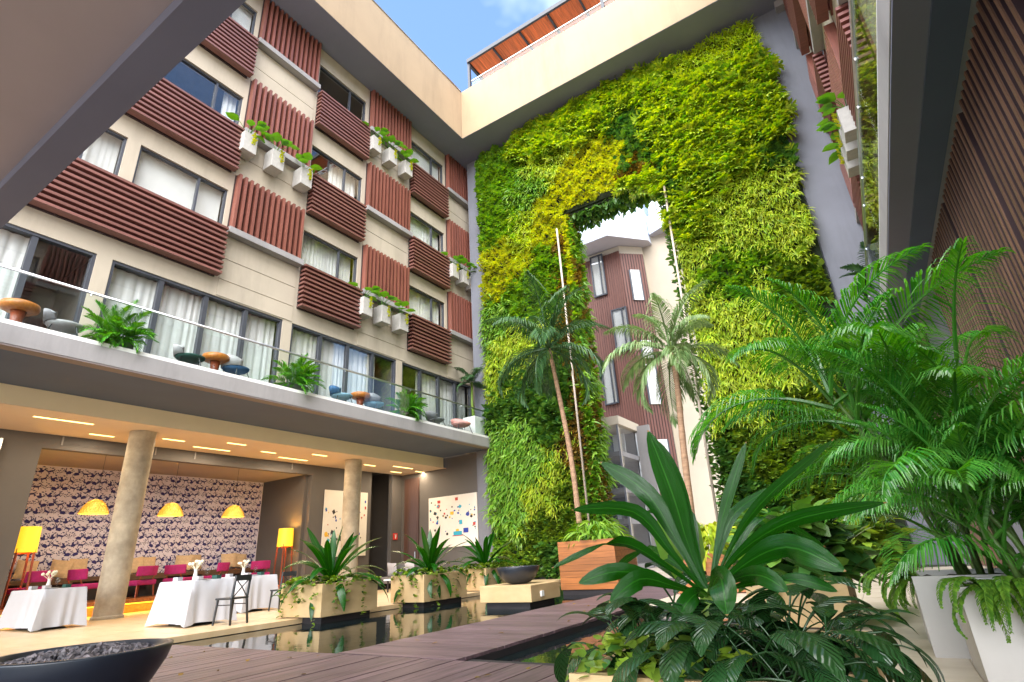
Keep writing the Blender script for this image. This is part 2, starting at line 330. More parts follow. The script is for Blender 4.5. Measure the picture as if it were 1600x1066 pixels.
def copy_tree(o, loc=None, rz=None, label=None, parent=None, scale=None):
    c = o.copy(); COL.objects.link(c)
    if parent: c.parent = parent
    if loc is not None: c.location = loc
    if rz is not None: c.rotation_euler = (0, 0, rz)
    if scale is not None: c.scale = (scale,) * 3
    if label: c['label'] = label
    for ch in o.children: copy_tree(ch, parent=c)
    return c
def ray(u, v): return ROT @ _n((u - 800, -(v - 533), -FPX))
def at_y(u, v, y): d = ray(u, v); return Vector(np.array(EYE) + d * ((y - EYE[1]) / d[1]))
def at_z(u, v, z): d = ray(u, v); return Vector(np.array(EYE) + d * ((z - EYE[2]) / d[2]))
def at_x(u, v, x): d = ray(u, v); return Vector(np.array(EYE) + d * ((x - EYE[0]) / d[0]))
def scatter(name, tpl, Ms, Ts, m, parent=None, kind=None, smooth=False, org=(0, 0, 0)):
    """many leaves of one template joined into one mesh (numpy, fast). tpl = (verts, quads)"""
    V, F = np.array(tpl[0], float), np.array(tpl[1], np.int32); k = len(Ms); nv = len(V)
    P = np.einsum('kij,vj->kvi', Ms, V) + Ts[:, None, :] - np.array(org)
    me = bpy.data.meshes.new(name); me.vertices.add(k * nv); me.vertices.foreach_set('co', P.astype(np.float32).ravel())
    FF = (F[None] + (np.arange(k) * nv)[:, None, None]).reshape(-1, 4)
    me.loops.add(FF.size); me.loops.foreach_set('vertex_index', FF.ravel().astype(np.int32))
    me.polygons.add(len(FF)); me.polygons.foreach_set('loop_start', np.arange(0, FF.size, 4, dtype=np.int32))
    if smooth: me.polygons.foreach_set('use_smooth', np.ones(len(FF), bool))
    me.update(calc_edges=True); me.validate(); me.materials.append(MATS[m])
    ob = bpy.data.objects.new(name, me); COL.objects.link(ob)
    if parent: ob.parent = parent
    else: ob.location = org
    return props(ob, kind=kind)
def rots(yaw, pitch, roll):
    """stack of matrices: roll about the leaf's axis (-Y), pitch about X, yaw about Z"""
    def R(a, ax):
        c, s = np.cos(a), np.sin(a); z = np.zeros_like(a); o = np.ones_like(a)
        if ax == 0: m = [[o, z, z], [z, c, -s], [z, s, c]]
        if ax == 1: m = [[c, z, s], [z, o, z], [-s, z, c]]
        if ax == 2: m = [[c, -s, z], [s, c, z], [z, z, o]]
        return np.array(m).transpose(2, 0, 1)
    return R(yaw, 2) @ R(pitch, 0) @ R(roll, 1)
# leaf templates grow along -Y (out of a wall that faces -Y), blade facing +Z
def tpl_blade(n, width, droop, fold=.2, prof=None):
    V = []; F = []
    for i in range(n + 1):
        t = i / n; w = width * (prof(t) if prof else math.sin(PI * min(1, t * .92 + .06)) ** .8); y = -t + droop * .35 * t * t; z = -droop * t * t
        V += [(-w, y, z + w * fold), (0, y, z), (w, y, z + w * fold)]
    for i in range(n): a = 3 * i; F += [(a, a + 1, a + 4, a + 3), (a + 1, a + 2, a + 5, a + 4)]
    return V, F
def tpl_split():
    """deeply lobed leaf: finger lobes off a midrib"""
    V = []; F = []
    def fin(x0, y0, x1, y1, w):
        o = len(V); dx, dy = x1 - x0, y1 - y0; L = math.hypot(dx, dy); px, py = -dy / L * w, dx / L * w
        V.extend([(x0 - px * .6, y0 - py * .6, 0), (x0 + px * .6, y0 + py * .6, 0), ((x0 + 2 * x1) / 3 + px, (y0 + 2 * y1) / 3 + py, .03), ((x0 + 2 * x1) / 3 - px, (y0 + 2 * y1) / 3 - py, .03), (x1, y1, -.08), (x1 + px * .2, y1 + py * .2, -.08)])
        F.extend([(o, o + 1, o + 2, o + 3), (o + 3, o + 2, o + 5, o + 4)])
    fin(0, -.1, 0, -1.0, .12)
    for sgn in (-1, 1):
        for y0, L, a in ((-.15, .5, 1.9), (-.3, .55, 1.35), (-.48, .5, 1.0), (-.66, .4, .75)):
            fin(0, y0, sgn * L * math.sin(a), y0 - L * math.cos(a), .075)
    return V, F
T_FERN = tpl_blade(4, .075, .75); T_GRASS = tpl_blade(4, .05, .55); T_OVATE = tpl_blade(3, .30, .18); T_HEART = tpl_blade(3, .42, .22, .15, lambda t: (.55, 1.0, .62, .03)[min(3, round(t * 3))]); T_SPLIT = tpl_split()
# ================================================================== SETTING
struct('ground', MB().box(-400, 400, -400, 400, -.60, -.5), 'ground')
XF = -14.6                      # left facade plane
basin = MB(); basin.box(-10.6, -5.42, 4.55, 19.4, -.5, -.42); basin.box(-3.72, -1.9, 4.9, 9.6, -.5, -.42)
struct('pool_basin', basin, 'pool_black')
wt = MB(); wt.box(-10.6, -5.40, 4.5, 19.3, -.30, -.10); struct('pool_water', wt, 'water')
wt = MB(); wt.box(-3.76, -1.85, 4.9, 9.65, -.30, -.10); struct('pool_water', wt, 'water')
# restaurant floor: slab and stone tiles
fl = struct('restaurant_floor', MB().box(-22, -10.0, -6, 19.6, -.5, -.02), 'pool_black')
tile_me = MB().box(-.496, .496, -.496, .496, -.018, 0).mesh('tile', 'travertine')
for i in range(9):
    for j in range(19):
        t = inst('tile', tile_me, fl, (-10.4 - i, 1.0 + j, rng.uniform(-.0015, .0015)))
struct('floor_edge', MB().box(-10.0, -9.9, -1, 19.4, -.09, -.004), 'travertine')
# right-hand path of pale stone tiles
pf = struct('path', MB().box(-1.55, 2.4, -4, 4.9, -.5, -.02).box(-1.88, 2.4, 4.9, 9.62, -.5, -.021).box(-3.7, 4, 9.62, 19.3, -.5, -.022), 'pool_black')
ptile = MB().box(-.397, .397, -.397, .397, -.018, 0).mesh('tile', 'tile_pale')
for i in range(7):
    for j in range(22):
        x, y = -3.3 + i * .8, 1.2 + j * .8
        if (y < 9.6 and x < -1.1) or y < 1.5: continue
        inst('tile', ptile, pf, (x, y, rng.uniform(-.0015, .0015)))
# timber deck
dk = struct('deck', MB().box(-9.3, -1.55, -3, 4.60, -.30, -.045).box(-5.38, -3.76, 4.60, 21.5, -.30, -.046), 'near_black')
bm_y = MB().box(-.066, .066, -1.98, 1.98, -.03, 0).mesh('board', 'deck_y')
for i in range(56): inst('board', bm_y, dk, (-9.22 + i * .139, 2.66, rng.uniform(-.002, .002)))
bm_x = MB().box(-.84, .84, -.066, .066, -.03, 0).mesh('board', 'deck_x')
for j in range(120): inst('board', bm_x, dk, (-4.57 + rng.uniform(-.004, .004), 4.73 + j * .139, rng.uniform(-.002, .002)))
struct('deck_edge', MB().box(-5.41, -5.382, 4.64, 19.3, -.16, -.035).box(-3.757, -3.73, 4.86, 9.6, -.16, -.035).box(-9.3, -5.43, 4.605, 4.632, -.16, -.035).box(-3.72, -1.9, 4.70, 4.9, -.2, -.034), 'near_black')

# ------------------------------------------------------------------ hotel wings
def holes_wall(mb, X, d0, d1, y0, y1, z0, z1, holes):
    ys = sorted({y0, y1, *[h for q in holes for h in q[:2] if y0 < h < y1]})
    for a, b in zip(ys, ys[1:]):
        hs = sorted((q[2], q[3]) for q in holes if q[0] <= a + 1e-6 and q[1] >= b - 1e-6)
        z = z0
        for lo, hi in hs:
            if lo > z: mb.box(X(d0), X(d1), a, b, z, lo)
            z = max(z, hi)
        if z < z1: mb.box(X(d0), X(d1), a, b, z, z1)
ROWS = [(10.68, 12.08, 8.95, 10.60, 10.72, 12.72), (14.46, 15.90, 12.70, 14.40, 14.55, 16.78), (18.50, 20.05, 16.70, 18.45, 18.68, 20.86)]
WBAYS = [(4.72, 7.25), (10.05, 12.55), (15.35, 17.85)]
VBAYS = [(7.36, 9.92), (12.70, 15.26), (17.98, 20.6)]
DOORS = [(-.4, 4.38), (4.72, 9.61), (9.95, 14.77), (15.09, 19.75)]
ZB = 5.63                       # balcony floor
def curtain_mb(X, d, y0, y1, z0, z1, ph=0.0, amp=.022):
    mb = MB(); n = max(8, int((y1 - y0) / .045)); v = []; f = []
    for i in range(n + 1):
        y = y0 + (y1 - y0) * i / n; dd = d + amp * math.sin(i * (1.5 + .1 * ph) + ph + 2.4 * math.sin(i * .23 + ph)) - .01 * (i % 3)
        v += [(X(dd), y, z0), (X(dd), y, z1)]
    for i in range(n): f.append((2 * i, 2 * i + 2, 2 * i + 3, 2 * i + 1))
    return mb.add(v, f)
def make_wing(xf, o, label, full):
    X = lambda d: xf + o * d
    w = thing('hotel_wing', label, 'building', (xf, 10, 0))
    holes = []
    win = [(1.9, 4.40)] + WBAYS
    for (a, b) in win:
        for r in ROWS: holes.append((a, b, r[0], r[1]))
    for a, b in DOORS: holes.append((a, b, ZB, 8.42))
    mb = MB(); holes_wall(mb, X, -.28, 0, -2, 21.4, 5.245, 20.88, holes); mb.build('wall', 'plaster', w)
    back = MB().box(X(-2.6), X(-2.7), -2, 21.4, 5.3, 20.9)
    for z in (ZB, 8.95, 12.75, 16.7): back.box(X(-2.6), X(-.3), -2, 21.4, z - .35, z - .02)
    for y in (-1.9, 4.55, 9.78, 14.93, 21.3): back.box(X(-2.6), X(-.3), y - .05, y + .05, 5.3, 20.9)
    back.build('room_shell', 'room_dark' if full else 'room_dark', w)
    # windows
    for bi, (a, b) in enumerate(win):
        for ri, r in enumerate(ROWS):
            z0, z1 = r[0], r[1]; m = a + (b - a) * .66; t = .06; mb = MB()
            mb.box(X(-.17), X(-.06), a, b, z0, z0 + t); mb.box(X(-.17), X(-.06), a, b, z1 - t, z1)
            for y in (a, m - t / 2, b - t): mb.box(X(-.165), X(-.062), y, y + t, z0 + t, z1 - t)
            wo = mb.build('window', 'frame_grey', w)
            for (p, q) in ((a + t, m - t / 2), (m + t / 2, b - t)): MB().box(X(-.125), X(-.115), p, q, z0 + t, z1 - t).build('pane', 'window_glass', wo)
            c0 = a + .02; c1 = b - .02
            if full and (bi, ri) in ((2, 2),): continue                    # the dark window on the top floor
            if full and (bi, ri) in ((1, 1), (2, 1)): c0 = a + (b - a) * (.80 if bi == 1 else .45)
            kind = (bi * 5 + ri * 3 + 1) % 6
            if (bi, ri) in ((1, 0), (3, 2), (1, 2)): MB().box(X(-.33), X(-.32), a + .03, b - .03, z0 + (.0, .25, .1)[ri], z1 + .1).build('blind', 'curtain', wo); continue
            if kind == 2 and c0 < a + .1: c1 = b - (b - a) * .22
            if kind == 4 and c0 < a + .1: c0 = a + (b - a) * .16
            curtain_mb(X, -.34 - .03 * (kind % 3), c0, c1, z0 - .05, z1 + .1, amp=.012 + .006 * kind, ph=kind * 1.3).build('curtain', 'curtain', wo, smooth=True)
    # sliding doors on the balcony
    for gi, (a, b) in enumerate(DOORS):
        t = .075; n = 4; step = (b - a) / n; mb = MB()
        mb.box(X(-.19), X(-.03), a, b, 8.42 - t, 8.42); mb.box(X(-.19), X(-.03), a, a + t, ZB, 8.42 - t); mb.box(X(-.19), X(-.03), b - t, b, ZB, 8.42 - t)
        for k in range(1, n): mb.box(X(-.19), X(-.05), a + k * step - t * .8, a + k * step + t * .8, ZB, 8.42 - t)
        mb.box(X(-.19), X(-.03), a + t, b - t, ZB + .002, ZB + .09)
        d = mb.build('sliding_door', 'frame_grey', w)
        for k in range(n):
            MB().box(X(-.125), X(-.115), a + k * step + t, a + (k + 1) * step - t, ZB + .09, 8.42 - t).build('pane', 'window_glass', d)
        spans = [(a, b)]
        if full and gi == 0: spans = [(a, 3.25)]
        if full and gi == 2: spans = [(a, b - .75)]
        if full and gi == 3: spans = [(a + 1.15, b)]
        for p, q in spans: curtain_mb(X, -.36, p + .03, q - .03, ZB, 8.40).build('curtain', 'curtain', d, smooth=True)
    # louvre panels of horizontal slats
    for bi, (a, b) in enumerate([(1.9, 7.27), (10.0, 12.55), (15.3, 17.85)]):
        for r in ROWS:
            z0, z1 = r[2], r[3]; p = MB().box(X(.002), X(.05), a + .05, b - .05, z0 + .03, z1 - .03)
            for y in np.linspace(a + .25, b - .3, 3 + 2 * (bi == 0)): p.box(X(.05), X(.10), y, y + .05, z0 + .03, z1 - .03)
            n = 10; ph = (z1 - z0) / n
            if not full:
                for k in range(n): p.box(X(.10), X(.36), a, b, z0 + k * ph, z0 + k * ph + ph * .44)
                p.build('slat_panel', 'slat_wood', w); continue
            po = p.build('slat_panel', 'slat_backing', w)
            key = ('hs', bi)
            if key not in SLATS:
                h = b - a; sm = MB().box(-.13, .13, -h / 2, h / 2, -ph * .22, ph * .22).mesh('slat', 'slat_wood_y'); SLATS[key] = sm
            for k in range(n): inst('slat', SLATS[key], po, (X(.23) + rng.uniform(-.006, .006), (a + b) / 2 + rng.uniform(-.008, .008), z0 + (k + .5) * ph + rng.uniform(-.005, .005)), (rng.normal(0, .0012), rng.normal(0, .012), 0))
    # screens of vertical slats, a ledge or wall planters below each
    for bi, (a, b) in enumerate(VBAYS):
        for ri, r in enumerate(ROWS):
            z0, z1 = r[4], r[5]; p = MB().box(X(.002), X(.03), a + .02, b - .02, z0, z1)
            n = 13; pw = (b - a) / n
            if not full:
                for k in range(n): p.box(X(.03), X(.24), a + k * pw, a + k * pw + pw * .45, z0, z1)
                p.build('slat_panel', 'slat_wood_v', w)
            else:
                po = p.build('slat_panel', 'slat_backing', w); key = ('vs', bi, ri)
                sm = MB().box(-.10, .10, -pw * .22, pw * .22, -(z1 - z0) / 2, (z1 - z0) / 2).mesh('slat', 'slat_wood_v')
                for k in range(n): inst('slat', sm, po, (X(.131), a + (k + .5) * pw, (z0 + z1) / 2))
            MB().box(X(.001), X(.30), a - .04, b + .04, z0 - .24, z0 - .03).build('ledge', 'concrete_grey', w, bevel=.01)
        for lo, hi in ((8.46, 8.98), (9.005, 9.68), (9.705, 10.46), (12.76, 13.52), (13.545, 14.29), (16.82, 17.50), (17.525, 18.42)):
            MB().box(X(.0015), X(.022), a + .01, b - .01, lo, hi).build('wall_panel', 'plaster', w)
    return w, X
SLATS = {}
wood('slat_wood_y', (.175, .074, .060), .36, .22, 1, .14)
WL, XL = make_wing(XF, 1, 'cream hotel wing with a checkerboard of timber slat screens above a restaurant', True)
WR, XR = make_wing(2.1, -1, 'hotel wing seen edge on beside the living wall, above the dark slatted timber wall', False)
# roofs, soffits and fascias (one ring, three sides in view)
MB().box(-17, -13.1, -3, 17.6, 20.9, 24.0).build('roof_parapet', 'fascia_cream', WL)
MB().box(-14.59, -13.11, -3, 17.65, 20.885, 20.896).build('soffit', 'soffit_grey', WL)
MB().box(-17, -13.06, -3, 17.56, 24.003, 24.05).build('coping', 'steel', WL)
MB().box(.55, 5, -3, 17.6, 20.9, 24.0).build('roof_parapet', 'fascia_cream', WR)
MB().box(.56, 2.09, -3, 17.65, 20.885, 20.896).build('soffit', 'soffit_grey', WR)
# balcony slabs
def balcony(w, X, dedge, ymax):
    e = X(dedge)
    MB().box(X(-.29) , e, 1.48 if w is WR else -3, ymax, 5.235, ZB).build('balcony_slab', 'concrete_grey', w, bevel=.008)
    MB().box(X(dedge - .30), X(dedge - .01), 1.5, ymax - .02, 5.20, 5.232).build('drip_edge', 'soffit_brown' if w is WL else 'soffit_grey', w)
    MB().box(X(dedge - .05), X(dedge - .02), 1.5, ymax, ZB, ZB + .09).build('rail_channel', 'white_paint', w)
    ro = MB().tube([(X(dedge - .035), 1.5, 6.77), (X(dedge - .035), ymax, 6.77)], .03, 10).build('handrail', 'steel', w, smooth=True)
    y = 1.55; k = 0
    while y < ymax - .4:
        y2 = min(y + 3.0, ymax - .02)
        g = MB().box(X(dedge - .041), X(dedge - .029), y, y2, ZB + .03, 6.745).build('glass_panel', 'rail_glass', w)
        for yy in (y + .5, y2 - .5): MB().lathe([(.022, -.02), (.022, .03)], 8, (X(dedge - .035), yy, 6.72)).build('rail_clip', 'steel', g)
        y = y2 + .02
balcony(WL, XL, 1.4, 19.28)
balcony(WR, XR, .9, 19.28)
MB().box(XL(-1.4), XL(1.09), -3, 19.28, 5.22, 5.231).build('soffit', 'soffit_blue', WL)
# right soffit band and slatted wall below it
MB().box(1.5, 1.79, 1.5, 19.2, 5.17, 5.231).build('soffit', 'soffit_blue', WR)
# near bridge above the viewpoint
nb = thing('bridge_slab', 'dark concrete slab edge overhead crossing the near end of the courtyard', 'slab', (-6, 0, 5.2))
MB().box(-17, 6, -6, 1.47, 5.26, 5.62).build('slab', 'soffit_near', nb)
MB().box(-17, 1.15, 1.20, 1.48, 5.10, 5.258).build('beam', 'soffit_grey', nb)
# ---- restaurant under the left wing
MB().box(-16.15, -16.0, -3, 19.3, 4.77, 5.215).build('bulkhead', 'bulkhead_cream', WL)
MB().box(-18.72, -16.0, -3, 19.5, 4.76, 4.768).build('ceiling', 'ceiling_cream', WL)
MB().box(-23, -18.75, -3, 21, 5.0, 5.2).build('ceiling', 'dark_wall', WL)
mb = MB().box(-18.95, -18.72, -3, 5.5, 0, 5.0).box(-18.95, -18.72, 5.5, 14.35, 4.38, 4.76).box(-18.95, -18.72, 14.35, 17.55, 0, 5.0)
mb.box(-18.95, -18.72, 18.85, 19.7, 0, 5.0).box(-21.9, -18.95, 14.2, 14.4, 0, 5).box(-21.9, -18.95, 5.35, 5.5, 0, 5).box(-20.8, -18.95, 19.5, 19.7, 0, 5)
mb.box(-20.9, -20.7, 17.2, 19.7, 0, 5).box(-18.75, -14.1, 19.5, 19.7, 0, 5.22)
mb.build('restaurant_wall', 'dark_wall', WL)
MB().box(-21.7, -18.951, 5.5, 14.2, 4.40, 4.45).build('niche_ceiling', 'niche_taupe', WL)
# glazed end bay at the near end of the restaurant
ge = MB().box(-18.7, -18.62, 4.55, 4.63, 0, 4.5).box(-18.7, -18.62, 2.0, 2.08, 0, 4.5).box(-18.7, -18.62, 2.08, 4.55, 4.42, 4.5).build('glazed_bay', 'steel', WL)
MB().box(-18.67, -18.65, 2.08, 4.55, 0, 4.42).build('pane', 'window_glass', ge)
# air grilles let into the band above the niche
for y0, y1 in ((5.9, 8.4), (9.6, 13.4)):
    g = MB().box(-18.715, -18.70, y0, y0 + .04, 4.5, 4.74).box(-18.715, -18.70, y1 - .04, y1, 4.5, 4.74).build('air_grille', 'concrete_grey', WL)
    mb = MB()
    for z in np.arange(4.51, 4.73, .035): mb.box(-18.714, -18.702, y0 + .04, y1 - .04, z, z + .012)
    mb.build('louvre', 'pot_grey', g)
# ceiling light slots: long and short, warm
for x, y0, y1 in ((-16.8, 4.6, 5.9), (-18.0, 6.25, 6.89), (-17.4, 7.91, 8.57), (-17.97, 9.13, 10.38), (-16.8, 9.57, 10.22), (-17.4, 11.15, 11.74), (-17.97, 12.25, 13.51), (-16.78, 12.8, 13.46), (-17.37, 15.83, 16.46), (-16.95, 17.09, 18.31), (-18.07, 18.07, 18.76), (-17.38, 20.06 - 1.1, 20.71 - 1.1), (-17.2, 1.6, 2.3), (-18.0, 2.6, 3.9)):
    f = MB().box(x - .055, x + .055, y0, y1, 4.752, 4.7585).build('ceiling_light', 'white_paint', WL)
    MB().box(x - .04, x + .04, y0 + .02, y1 - .02, 4.746, 4.7505).build('diffuser', 'strip_light', f)
    l = bpy.data.lights.new('slot_lamp', 'AREA'); l.shape = 'RECTANGLE'; l.size = .1; l.size_y = y1 - y0; l.energy = 13 * (y1 - y0) ** .5; l.color = (1, .80, .55)
    lo = bpy.data.objects.new('slot_lamp', l); COL.objects.link(lo); lo.location = (x, (y0 + y1) / 2, 4.73)
# raised dais with amber light under its nosing
MB().box(-21.7, -18.55, 5.5, 14.3, .26, .36).build('dais', 'orange_wood', WL)
MB().box(-21.7, -18.75, 5.55, 14.25, 0, .26).build('dais_riser', 'orange_wood', WL)
MB().box(-18.72, -18.66, 5.55, 14.25, .225, .255).build('light_strip', 'led_amber', WL)
l = bpy.data.lights.new('dais_lamp', 'AREA'); l.shape = 'RECTANGLE'; l.size = .08; l.size_y = 8.6; l.energy = 22; l.color = (1, .55, .06)
lo = bpy.data.objects.new('dais_lamp', l); COL.objects.link(lo); lo.location = (-18.62, 9.9, .22)
# wallpaper with printed animals
wp = MB().box(-21.75, -21.70, 5.5, 14.2, .36, 4.40).build('wallpaper', 'wallpaper_tan', WL)
def sil(kind):
    P = {'deer': [[(-.5, .1), (-.45, .28), (.2, .3), (.3, .12), (.25, 0), (-.4, 0)], [(.2, .25), (.45, .55), (.62, .5), (.5, .42), (.35, .12)], [(-.45, .05), (-.5, -.35), (-.4, -.35), (-.32, .05)], [(.1, .05), (.22, -.35), (.3, -.33), (.25, .05)], [(.47, .52), (.36, .85), (.42, .82), (.52, .54)], [(-.5, .2), (-.7, .42), (-.6, .12)]],
         'bird': [[(-.5, -.05), (-.2, -.3), (.25, -.25), (.45, .05), (.2, .15), (-.2, .1)], [(.3, 0), (.5, .32), (.7, .2), (.5, .02)], [(-.1, .05), (-.35, .55), (.05, .45), (.2, .1)], [(-.45, -.05), (-.85, .2), (-.75, -.1)], [(.0, -.25), (-.05, -.5), (.03, -.5), (.08, -.25)]],
         'hare': [[(-.4, -.3), (-.5, .05), (-.2, .25), (.2, .15), (.35, -.1), (.3, -.3)], [(.15, .1), (.3, .38), (.55, .3), (.5, .1), (.3, 0)], [(.28, .33), (.15, .85), (.3, .8), (.4, .36)], [(.4, .3), (.5, .75), (.6, .7), (.5, .28)], [(-.45, -.1), (-.65, .1), (-.6, -.15)]],
         'sprig': [[(0, -.4), (.05, .4), (-.02, .4)], [(.0, -.1), (.35, .1), (.3, -.1)], [(0, .05), (-.35, .25), (-.3, .02)], [(0, .2), (.25, .45), (.28, .25)], [(-.02, .25), (-.2, .55), (.05, .5)]],
         'leafs': [[(-.3, 0), (0, .14), (.3, 0), (0, -.14)], [(.25, .2), (.45, .4), (.5, .15)], [(-.4, -.25), (-.15, -.2), (-.3, -.4)]]}
    return P[kind]
pm = MB(); kk = 0
for r in range(16):
    for c in range(37):
        y = 5.70 + c * .233 + (r % 2) * .117 + rng.uniform(-.02, .02); z = .50 + r * .247 + rng.uniform(-.025, .025); kind = ('deer', 'bird', 'hare', 'sprig', 'bird', 'deer', 'hare')[(c * 3 + 2 * r) % 7]; s = .185; fl_ = -1 if (c + r) % 2 else 1; a = rng.uniform(-.6, .6)
        for knd, yy, zz, ss in ((kind, y, z, s), ('sprig', y + .118, z + .03, .145), ('leafs', y + .05, z + .13, .15)):
            for poly in sil(knd):
                q = []
                for px, pz in poly:
                    X_, Z_ = px * fl_ * ss, pz * ss; q.append((yy + X_ * math.cos(a) - Z_ * math.sin(a), zz + X_ * math.sin(a) + Z_ * math.cos(a)))
                if max(p[0] for p in q) > 14.18 or max(p[1] for p in q) > 4.38 or min(p[0] for p in q) < 5.52: continue
                kk += 1; xx = -21.697 + (kk % 7) * .0004
                pm.add([(xx, p[0], p[1]) for p in q], [tuple(range(len(q)))])
props(pm.build('animal_print', 'print_navy', wp), kind='stuff')
# door, opening and sign in the end wall
bd = MB().box(-18.5, -17.62, 19.44, 19.497, 0, 4.55).build('service_door', 'brown_door', WL)
MB().box(-18.42, -17.70, 19.425, 19.438, .05, 2.6).build('door_leaf', 'brown_door', bd)
MB().box(-17.80, -17.76, 19.39, 19.424, 1.0, 1.3).build('handle', 'steel', bd)
# concrete columns
colm = MB().lathe([(.36, 0), (.36, .05), (.33, .08)], 28).lathe([(.325, .06), (.325, 4.756)], 32)
cme = colm.mesh('column', 'column_concrete', True)
for (x, y), lab in (((-16.98, 7.19), 'round concrete column between the two nearer white tables'), ((-16.86, 14.82), 'round concrete column standing in front of the white abstract painting')):
    o = bpy.data.objects.new('column', cme); COL.objects.link(o); o.location = (x, y, 0); props(o, lab, 'column', 'columns under the restaurant ceiling')
    md = o.modifiers.new('edge', 'EDGE_SPLIT'); md.split_angle = .6
# ------------------------------------------------------------------ portal wall behind the planting
pw = thing('portal_wall', 'grey rendered wall with a tall doorway, carrying the planted wall', 'wall', (-6, 19.6, 0))
MB().box(-14.12, -13.22, 19.30, 21.4, 0, 20.88).build('pier', 'wall_grey', pw)
MB().box(.62, 3.2, 19.36, 21.4, 0, 20.88).build('pier', 'wall_grey', pw)
MB().box(-13.22, -8.72, 19.55, 20.35, 0, 20.88).build('wall', 'wall_grey', pw)
MB().box(-4.0, .62, 19.55, 20.35, 0, 20.88).build('wall', 'wall_grey', pw)
MB().box(-8.72, -4.0, 19.55, 20.35, 15.25, 20.88).build('lintel', 'wall_grey', pw)
MB().box(-17, 5, 17.6, 20.4, 20.9, 24.0).build('roof_parapet', 'fascia_cream', pw)
MB().box(-14.6, 2.1, 17.61, 20.4, 20.884, 20.895).build('soffit', 'soffit_grey', pw)
MB().box(1.55, 2.09, 19.0, 19.35, 20.55, 20.88).build('service_duct', 'concrete_grey', pw)
# slatted timber wall on the right
sw = thing('slatted_wall', 'dark wall of upright brown timber slats beside the palms', 'wall', (1.85, 10, 0))
MB().box(1.95, 2.05, 1.0, 19.3, 0, 5.165).build('backing', 'near_black', sw)
slm = MB().box(-.05, .05, -.030, .030, 0, 5.1).box(-.062, -.0502, -.024, .024, 0, 5.1).mesh('slat', 'slat_side_shade'); slm.materials.append(MATS['wall_slat_wood'])  # sides coloured dark as if shaded, front strip in the timber tone
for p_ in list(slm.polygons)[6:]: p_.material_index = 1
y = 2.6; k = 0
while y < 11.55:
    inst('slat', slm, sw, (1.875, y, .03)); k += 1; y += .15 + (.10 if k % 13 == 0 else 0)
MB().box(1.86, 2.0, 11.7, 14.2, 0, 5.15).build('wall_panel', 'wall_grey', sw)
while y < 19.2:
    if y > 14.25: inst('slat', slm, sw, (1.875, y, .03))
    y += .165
# ================================================================== LIVING WALL
lw = thing('living_wall', 'tall wall of lime and dark green hanging plants with a doorway cut through it', 'living wall', (-6, 19.3, 0))
YF = 19.30
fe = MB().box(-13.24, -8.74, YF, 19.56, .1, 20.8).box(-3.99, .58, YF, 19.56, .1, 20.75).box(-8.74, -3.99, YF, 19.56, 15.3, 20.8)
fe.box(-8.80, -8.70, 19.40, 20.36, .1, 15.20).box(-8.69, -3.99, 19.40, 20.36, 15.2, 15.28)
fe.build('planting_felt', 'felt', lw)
SEED = [(790,265,'S'),(770,300,'S'),(850,225,'P'),(905,195,'P'),(830,300,'M'),(790,350,'S'),(960,165,'P'),(1010,130,'P'),(1060,110,'G'),(1120,90,'G'),(1170,75,'G'),(1200,60,'G'),(1015,105,'G'),
        (1210,110,'P'),(1225,150,'P'),(1230,190,'P'),(1150,150,'P'),(1080,160,'P'),(1180,200,'P'),(1120,210,'P'),(1050,200,'P'),(980,205,'D'),(1000,235,'D'),(1060,250,'P'),(1100,270,'P'),(1150,245,'P'),(1215,235,'D'),
        (940,245,'Y'),(970,260,'Y'),(905,270,'Y'),(880,305,'Y'),(860,320,'Y'),(930,290,'Y'),(1000,275,'R'),(850,265,'F'),
        (1060,310,'D'),(1090,330,'P'),(1040,280,'D'),(1150,300,'F'),(1200,290,'F'),(1240,320,'F'),(1120,340,'F'),(1170,360,'F'),(1230,380,'F'),(1100,390,'F'),(1090,440,'F'),(1130,430,'S'),(1160,420,'S'),(1220,440,'H'),(1250,430,'H'),(1270,470,'H'),(1190,470,'F'),
        (1130,490,'F'),(1100,520,'F'),(1200,530,'F'),(1270,520,'F'),(1240,570,'F'),(1150,560,'F'),(1120,600,'F'),(1180,620,'F'),(1240,640,'H'),(1150,680,'H'),(1200,720,'H'),(1160,760,'D'),(1250,760,'H'),(1190,820,'D'),(1130,650,'F'),(1110,700,'D'),(1300,700,'H'),
        (800,400,'Y'),(780,440,'Y'),(820,370,'G'),(850,370,'Y'),(860,430,'S'),(890,370,'R'),(850,480,'S'),(800,480,'S'),(900,440,'R'),(775,510,'M'),(800,550,'F'),(780,590,'F'),(830,540,'F'),(790,640,'D'),(830,620,'D'),(870,600,'D'),(860,660,'D'),(800,690,'M'),(830,720,'M'),(790,750,'M'),
        (870,720,'F'),(850,770,'F'),(800,800,'M'),(890,770,'H'),(880,810,'H'),(850,840,'H'),(790,840,'S'),(820,870,'H'),(860,880,'D'),(780,870,'S'),(905,620,'R'),(910,700,'R'),(915,540,'R'),(905,500,'R'),(920,780,'S')]
sd = np.array([[*(at_y(u, v, YF))[:]] for u, v, k in SEED])[:, [0, 2]]; sk = [k for _, _, k in SEED]
def smooth_noise(x, z, f, seed):
    r = np.random.default_rng(seed); o = np.zeros_like(x)
    for a in range(5):
        th = r.uniform(0, PI); ph = r.uniform(0, 6.28, 2); ff = f * (1.3 ** a)
        o += np.sin(ff * (x * math.cos(th) + z * math.sin(th)) + ph[0]) * np.sin(ff * .8 * (z * math.cos(th) - x * math.sin(th)) + ph[1])
    return o / 2.2
NL = 135000
px = rng.uniform(-13.35, .72, NL); pz = rng.uniform(.05, 20.9, NL)
ok = ~((px > -8.72) & (px < -4.03) & (pz < 15.35))
right_edge = .10 + np.clip((pz - 5.0) / 6.3, 0, 1) * .5
